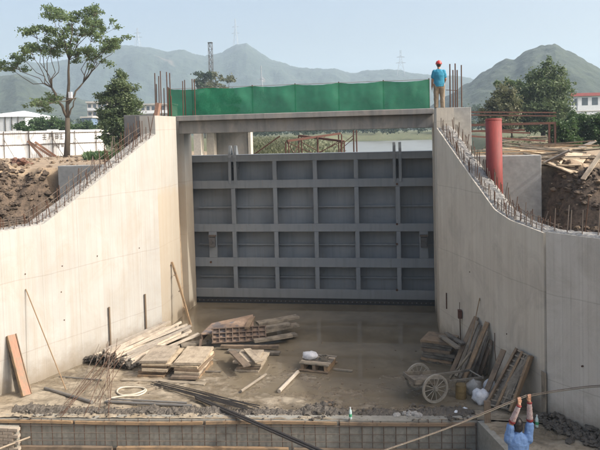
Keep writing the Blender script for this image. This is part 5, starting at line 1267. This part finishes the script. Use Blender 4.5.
# gold tin, bags
p = G(461,397); tn = thing('paint_tin', 'dented gold tin beside the white bags', 'tin', p); MB().loft([((p.x,p.y,p.z+z),r,r,(1,0,0),(0,1,0)) for z, r in ((0,.12),(.02,.125),(.15,.122),(.17,.127),(.3,.122),(.31,.126))], 18).build('body', 'gold_tin', tn)
MB().tube([(p.x-.12,p.y,p.z+.3),(p.x-.08,p.y-.03,p.z+.4),(p.x+.08,p.y-.03,p.z+.4),(p.x+.12,p.y,p.z+.3)], .006, 5).build('handle', 'dark_steel', tn)
for i, (px,py,r,m_,lab) in enumerate([(474,393,(.2,.17,.2),'grey_bag','grey sack between the gold tin and the white bag'),(489,391,(.15,.16,.17),'white_bag','small white bag behind the larger white bag by the form panel'),(481,402,(.19,.16,.2),'white_bag','larger white bag in front of the leaning form panel')]):
    p = G(px,py); bag(lab, (p.x,p.y,p.z+r[2]*.72), r, m_, 20+i)
# ribbed form panel leaning on the wall
lf = thing('ribbed_formwork', 'brown ribbed form panel leaning on the right wall joint', 'form panel', G(500,408))
A0, A1 = G(487,406,.03), G(511,412,.03); B0, B1 = wallpt(522,349,1,.10), wallpt(536,356,1,.10); 
A1.y = max(A1.y, -8.0)
def fq(u, v): return (A0.lerp(A1,u)).lerp(B0.lerp(B1,u), v)
nv = (A1-A0).cross(B0-A0).normalized(); 
if nv.y > 0: nv = -nv
for u in (0,.42,1): plank('side_rail', fq(u,0), fq(u,1), .05, .17 if u != .42 else .12, 'wood_brown', int(u*7), nv, lf)
MB().add([fq(0,0)-nv*.02,fq(1,0)-nv*.02,fq(1,1)-nv*.02,fq(0,1)-nv*.02,fq(0,0)-nv*.05,fq(1,0)-nv*.05,fq(1,1)-nv*.05,fq(0,1)-nv*.05], [(0,1,2,3),(7,6,5,4),(0,4,5,1),(1,5,6,2),(2,6,7,3),(3,7,4,0)]).build('back_sheet', 'wood_grey', lf)
for i in range(12): v = .02+.96*i/11; plank('rib', fq(.03,v), fq(.98,v), .035, .05, 'wood_grey', i, nv, lf)
for u in (.6,.8): plank('rib', fq(u,.02), fq(u,.99), .03, .045, 'wood_grey', 2, nv, lf)
tag(plank('form_board', G(484,404,.02)+Vector((-.05,.05,0)), wallpt(515,350,1,.25), .12, .04, 'wood_brown', 3, nv), 'narrow brown board leaning at the left of the ribbed form panel', 'board')
p0 = PWALL(546,420,(6.17,-8.13),(8.96,-11.13)); tag(plank('joint_shadow_strip', (p0.x-.04,p0.y,.0), (p0.x-.04,p0.y,1.0), .16, .03, 'wood_grey', 1, (-1,-.3,0)), 'dark upright strip standing in for the shadow in the joint of the right wall panels', 'board')  # dark strip added for the shadowed gap where the panels are offset

# ------------------------------------------------------------------ people
def remesh(o, vox, sm=4):
    m_ = o.modifiers.new('fuse', 'REMESH'); m_.mode = 'VOXEL'; m_.voxel_size = vox; m_.use_smooth_shade = True
    s_ = o.modifiers.new('smooth', 'SMOOTH'); s_.factor = .5; s_.iterations = sm; return o
def cap(mb, a, b, r0, r1, n=12, steps=4):               # tapered limb with round ends
    a, b = Vector(a), Vector(b); mb.tube([a.lerp(b, i/steps) for i in range(steps+1)], [r0+(r1-r0)*i/steps for i in range(steps+1)], n); mb.ball(a, r0, n, 8); mb.ball(b, r1, n, 8)
def wrinkle(o, s, scale):
    tx = bpy.data.textures.new('folds', 'CLOUDS'); tx.noise_scale = scale; tx.noise_depth = 2
    d = o.modifiers.new('folds', 'DISPLACE'); d.texture = tx; d.strength = s; d.mid_level = .5; d.texture_coords = 'LOCAL'
X = Vector((1,0,0)); Yv = Vector((0,1,0)); Zv = Vector((0,0,1))

# man on the pier, back to the camera, looking upstream
base = PY(439.5,108,.35); base.z = 6.78; S = 1.62/1.75
pm = thing('person', 'man in a red helmet and teal T-shirt standing on the right pier, back turned', 'person', base)
def J(x, y, z): return base + Vector((x, y, z))*S
mb = MB()
for s in (-1, 1):
    cap(mb, J(s*.10,0,.88), J(s*.11,.02,.48), .085, .058); cap(mb, J(s*.11,.02,.48), J(s*.115,-.02,.09), .056, .038)
    mb.loft([(J(s*.12,-.07,.04),.035,.035,X,Zv),(J(s*.12,0,.045),.045,.045,X,Zv),(J(s*.125,.12,.03),.045,.025,X,Zv),(J(s*.125,.17,.025),.03,.02,X,Zv)], 10)
cap(mb, J(-.10,0,.90), J(.10,0,.90), .10, .10); mb.loft([(J(0,0,.86),.15,.105,X,Yv),(J(0,0,1.05),.135,.095,X,Yv),(J(0,-.01,1.25),.165,.105,X,Yv),(J(0,-.01,1.38),.17,.095,X,Yv),(J(0,0,1.45),.09,.07,X,Yv)], 16)
cap(mb, J(0,.0,1.42), J(0,.03,1.54), .052, .05); mb.ball(J(0,.04,1.63), (.074*S,.092*S,.112*S), 16, 12)
mb.ball(J(0,.13,1.61), (.016,.022,.02), 8, 6)
for s in (-1,1): mb.ball(J(s*.076,.03,1.62), (.012,.022,.032), 8, 6)
hands = []
for s, el, wr in ((-1,(-.235,.0,1.08),(-.25,.05,.84)), (1,(.23,.05,1.10),(.19,.22,.98))):
    cap(mb, J(s*.175,-.01,1.38), J(*el), .055, .043); cap(mb, J(*el), J(*wr), .042, .03); w_ = J(*wr); e_ = J(*el); d = (w_-e_).normalized(); sd = d.cross(Yv).normalized() if abs(d.dot(Yv)) < .9 else X
    mb.loft([(w_,.024,.032,sd,d.cross(sd)),(w_+d*.05*S,.018,.042,sd,d.cross(sd)),(w_+d*.095*S,.015,.04,sd,d.cross(sd))], 10)
    for k in range(4): o_ = d.cross(sd)*(-.03+.02*k); f0 = w_+d*.09+o_; cap(mb, f0, f0+d*(.04+.008*(k in (1,2)))+sd*.008, .0085, .008, 6, 2); cap(mb, f0+d*.045+sd*.008, f0+d*.07+sd*.022, .008, .007, 6, 2)
    o_ = d.cross(sd)*.035; cap(mb, w_+d*.03+o_, w_+d*.07+o_*1.5+sd*.01, .011, .009, 6, 2)
remesh(mb.build('body', 'skin', pm), .009, 3)
mb = MB()                                                # T-shirt
mb.loft([(J(0,-.005,.83),.185,.135,X,Yv),(J(0,-.005,.95),.18,.13,X,Yv),(J(0,-.005,1.1),.172,.122,X,Yv),(J(0,-.015,1.25),.188,.128,X,Yv),(J(0,-.015,1.36),.192,.115,X,Yv),(J(0,-.01,1.43),.13,.09,X,Yv),(J(0,0,1.475),.07,.065,X,Yv)], 20)
for s, el in ((-1,(-.235,0,1.08)),(1,(.23,.05,1.10))): a = J(s*.165,-.01,1.375); b = J(*el); cap(mb, a, a.lerp(b,.62), .078, .075)
o = remesh(mb.build('t_shirt', 'shirt_teal', pm), .012, 4); wrinkle(o, .025, .12)
mb = MB()
for s in (-1,1): cap(mb, J(s*.095,0,.86), J(s*.11,.02,.48), .108, .085); cap(mb, J(s*.11,.02,.48), J(s*.115,-.015,.10), .083, .072)
mb.loft([(J(0,0,.80),.17,.125,X,Yv),(J(0,0,.93),.165,.12,X,Yv)], 16); o = remesh(mb.build('trousers', 'khaki', pm), .012, 4); wrinkle(o, .025, .1)
for s in (-1,1): remesh(MB().loft([(J(s*.12,-.09,.045),.045,.045,X,Zv),(J(s*.12,0,.05),.05,.05,X,Zv),(J(s*.125,.12,.04),.052,.035,X,Zv),(J(s*.125,.185,.03),.035,.025,X,Zv)], 12).build('shoe', 'shoe', pm), .01, 2)
remesh(MB().ball(J(0,.025,1.645), (.083*S,.098*S,.11*S), 16, 12).build('hair', 'hair', pm), .012, 2)
mb = MB(); mb.loft([(J(0,.03,1.66),.104,.122,X,Yv),(J(0,.03,1.70),.102,.118,X,Yv),(J(0,.03,1.745),.088,.1,X,Yv),(J(0,.03,1.775),.06,.066,X,Yv),(J(0,.03,1.788),.02,.02,X,Yv)], 22); hm = mb.build('helmet', 'helmet_red', pm, smooth=True)
MB().loft([(J(0,.055,1.655),.112,.155,X,Yv),(J(0,.055,1.664),.110,.15,X,Yv)], 24).build('brim', 'helmet_red', hm)
MB().loft([(J(0,.03,1.70),.016,.123,X,Yv),(J(0,.03,1.80),.012,.05,X,Yv)], 10).build('ridge', 'helmet_red', hm)

# worker in the foreground, arms raised to long rods
W0 = Vector((5.20,-10.5,-.655)); hl, hr = PD(519.0,399.5,(W0-CAM).dot(_f)-.12), PD(529.0,396.5,(W0-CAM).dot(_f)-.02)
wk = thing('person', 'worker in a blue shirt with printed sleeve covers gripping long rods overhead', 'person', W0)
sc2 = 1.0
def K(x, y, z): return W0 + Vector((x*math.cos(.15)-y*math.sin(.15), x*math.sin(.15)+y*math.cos(.15), z))
XX = Vector((math.cos(.15), math.sin(.15), 0)); YY = Vector((-math.sin(.15), math.cos(.15), 0))
# the two long rods run through both fists
rd = (hr-hl).normalized(); r_l = PZ(384,452,-.5); rl = hl.lerp(hr,.5)
rodL = [PD(372,455,(hl-CAM).dot(_f)-.9), PD(445,429.5,(hl-CAM).dot(_f)-.35), hl, hr, PD(565,390.5,(hr-CAM).dot(_f)+.35), PD(604,386.5,(hr-CAM).dot(_f)+.7), PD(690,384,(hr-CAM).dot(_f)+1.3)]
def spl(P, n=8):
    out = []
    for i in range(len(P)-1):
        p0, p1, p2, p3 = P[max(i-1,0)], P[i], P[i+1], P[min(i+2,len(P)-1)]
        for k in range(n): t = k/n; out.append(.5*((2*p1)+(-p0+p2)*t+(2*p0-5*p1+4*p2-p3)*t*t+(-p0+3*p1-3*p2+p3)*t**3))
    return out+[P[-1]]
for i, (dz, dy) in enumerate(((0,0),(.024,.006))):
    tag(MB().tube([p+Vector((0,dy,dz*(1 if k > 10 else .5))) for k, p in enumerate(spl(rodL))], .0075, 6).build('long_rod', ['rope','rebar_grey'][i], smooth=True), ['lower tan rod held overhead by the worker in blue','upper grey rod held overhead by the worker in blue'][i], 'rod')
mb = MB(); shl, shr = K(-.17,0,1.33), K(.17,0,1.33); hips = K(0,0,.88)
for s in (-1,1):
    cap(mb, K(s*.09,0,.86), K(s*.11,.03,.46), .085, .06); cap(mb, K(s*.11,.03,.46), K(s*.12,-.02,.08), .056, .04)
    mb.loft([(K(s*.12,-.07,.04),.035,.035,XX,Zv),(K(s*.12,0,.045),.045,.045,XX,Zv),(K(s*.125,.12,.03),.045,.025,XX,Zv),(K(s*.125,.17,.025),.03,.02,XX,Zv)], 10)
mb.loft([(K(0,0,.82),.145,.11,XX,YY),(K(0,0,1.02),.13,.095,XX,YY),(K(0,0,1.2),.155,.105,XX,YY),(K(0,0,1.33),.16,.095,XX,YY),(K(0,0,1.40),.085,.07,XX,YY)], 16)
cap(mb, K(0,0,1.37), K(0,.02,1.47), .052, .05); hd = K(.0,.035,1.565); mb.ball(hd, (.073,.09,.11), 18, 14); mb.ball(K(0,.13,1.55), (.015,.022,.02), 8, 6)
for s in (-1,1): mb.ball(K(s*.074,.02,1.555), (.012,.022,.032), 8, 6)
arms = []
for s, sh, h in ((-1,shl,hl),(1,shr,hr)):
    wr = h+Vector((0,-.035,-.075)); d0 = wr-sh; L1, L2 = .27, .25; dist = min(d0.length, L1+L2-.004)
    a_ = (L1*L1-L2*L2+dist*dist)/(2*dist); hgt = math.sqrt(max(L1*L1-a_*a_, 0)); dn = d0.normalized(); out = (XX*s*1.0+YY*.5); out = (out-dn*out.dot(dn)).normalized(); el = sh+dn*a_+out*hgt
    cap(mb, sh, el, .056, .043); cap(mb, el, wr, .042, .029); arms.append((sh, el, wr))
    # palm behind the rod and fingers curled over it
    pc = h+Vector((0,-.032,-.03)); mb.loft([(wr,.03,.022,rd,YY),(pc+Vector((0,0,-.015)),.042,.016,rd,YY),(pc+Vector((0,0,.028)),.042,.015,rd,YY)], 12)
    for k in range(4):
        c = h+rd*(-.032+.0215*k); ln = (.9,1.0,.98,.82)[k]; kn = [c+Vector((0,-.032,.002)), c+Vector((0,-.03,.026*ln+.006)), c+Vector((0,.002,.038*ln)), c+Vector((0,.026*ln,.02)), c+Vector((0,.022*ln,-.008))]
        for p_, n_, r_ in zip(kn, kn[1:], (.0098,.0094,.009,.0084)): cap(mb, p_, n_, r_, r_*.97, 7, 2)
    th = [pc+rd*(-s*.038)+Vector((0,.0,-.02)), h+rd*(-s*.05)+Vector((0,-.012,-.022)), h+rd*(-s*.03)+Vector((0,.018,-.024)), h+rd*(-s*.005)+Vector((0,.026,-.02))]
    for p_, n_ in zip(th, th[1:]): cap(mb, p_, n_, .0112, .010, 7, 2)
remesh(mb.build('body', 'skin', wk), .0055, 2)
mb = MB(); mb.loft([(K(0,0,.78),.18,.135,XX,YY),(K(0,0,.95),.178,.13,XX,YY),(K(0,0,1.1),.178,.125,XX,YY),(K(0,0,1.24),.19,.13,XX,YY),(K(0,0,1.335),.185,.112,XX,YY),(K(0,.0,1.395),.12,.085,XX,YY),(K(0,.01,1.43),.072,.066,XX,YY)], 22)
for sh, el, wr in arms: cap(mb, sh+Vector((0,0,-.02)), sh.lerp(el,.78), .086, .072)
o = remesh(mb.build('shirt', 'shirt_blue', wk), .010, 4); wrinkle(o, .035, .09)
MB().loft([(K(0,.01,1.405),.078,.07,XX,YY),(K(0,.012,1.45),.066,.062,XX,YY),(K(0,.012,1.452),.058,.055,XX,YY),(K(0,.01,1.41),.068,.06,XX,YY)], 18).build('collar', 'shirt_blue', wk, smooth=True)
for sh, el, wr in arms:
    a, b = el.lerp(wr,.14), el.lerp(wr,.92); d = (b-a).normalized(); u_ = d.cross(Yv).normalized(); v_ = d.cross(u_)
    sv = MB().loft([(a.lerp(b,t),.055-.014*t+.003*math.sin(t*19),.055-.014*t+.003*math.cos(t*17),u_,v_) for t in np.linspace(0,1,9)], 18).build('sleeve_cover', 'sleeve_print', wk, smooth=True)
    MB().loft([(a-d*.035,.050,.050,u_,v_),(a-d*.02,.059,.059,u_,v_),(a+d*.005,.059,.059,u_,v_),(a+d*.012,.054,.054,u_,v_)], 18).build('cuff', 'cuff_red', wk, smooth=True)
    MB().loft([(b-d*.006,.042,.042,u_,v_),(b+d*.004,.046,.046,u_,v_),(b+d*.018,.044,.044,u_,v_)], 18).build('cuff', 'cuff_red', wk, smooth=True)
mb = MB(); mb.ball(K(0,.012,1.59), (.085,.098,.105), 18, 14); mb.ball(K(0,-.03,1.53), (.074,.062,.085), 14, 10); o = remesh(mb.build('hair', 'hair', wk), .01, 2); wrinkle(o, .012, .03)
mb = MB()
for s in (-1,1): cap(mb, K(s*.09,0,.84), K(s*.11,.03,.46), .105, .082); cap(mb, K(s*.11,.03,.46), K(s*.12,-.015,.12), .08, .068)
mb.loft([(K(0,0,.76),.165,.125,XX,YY),(K(0,0,.90),.16,.12,XX,YY)], 16); o = remesh(mb.build('trousers', 'dark_trousers', wk), .012, 4); wrinkle(o, .02, .1)
for s in (-1,1): remesh(MB().loft([(K(s*.12,-.09,.05),.05,.05,XX,Zv),(K(s*.12,0,.1),.055,.1,XX,Zv),(K(s*.125,.12,.045),.055,.04,XX,Zv),(K(s*.125,.19,.03),.035,.028,XX,Zv)], 12).build('boot', 'shoe', wk), .01, 2)

# ------------------------------------------------------------------ haze
hz = MB().box2((-2600,-700,-8), (2600,2600,260)).build('haze', 'ground'); hz['kind'] = 'stuff'; tag(hz, 'thin pale summer haze over the whole valley', 'haze')
hm_ = bpy.data.materials.new('haze_air'); hm_.use_nodes = True; ht = hm_.node_tree; ht.nodes.clear(); ho = ht.nodes.new('ShaderNodeOutputMaterial')
pv = ht.nodes.new('ShaderNodeVolumePrincipled'); pv.inputs['Color'].default_value = (.68,.85,1.0,1); pv.inputs['Density'].default_value = .0005; pv.inputs['Anisotropy'].default_value = .1
ht.links.new(pv.outputs[0], ho.inputs['Volume']); hz.data.materials.clear(); hz.data.materials.append(hm_)
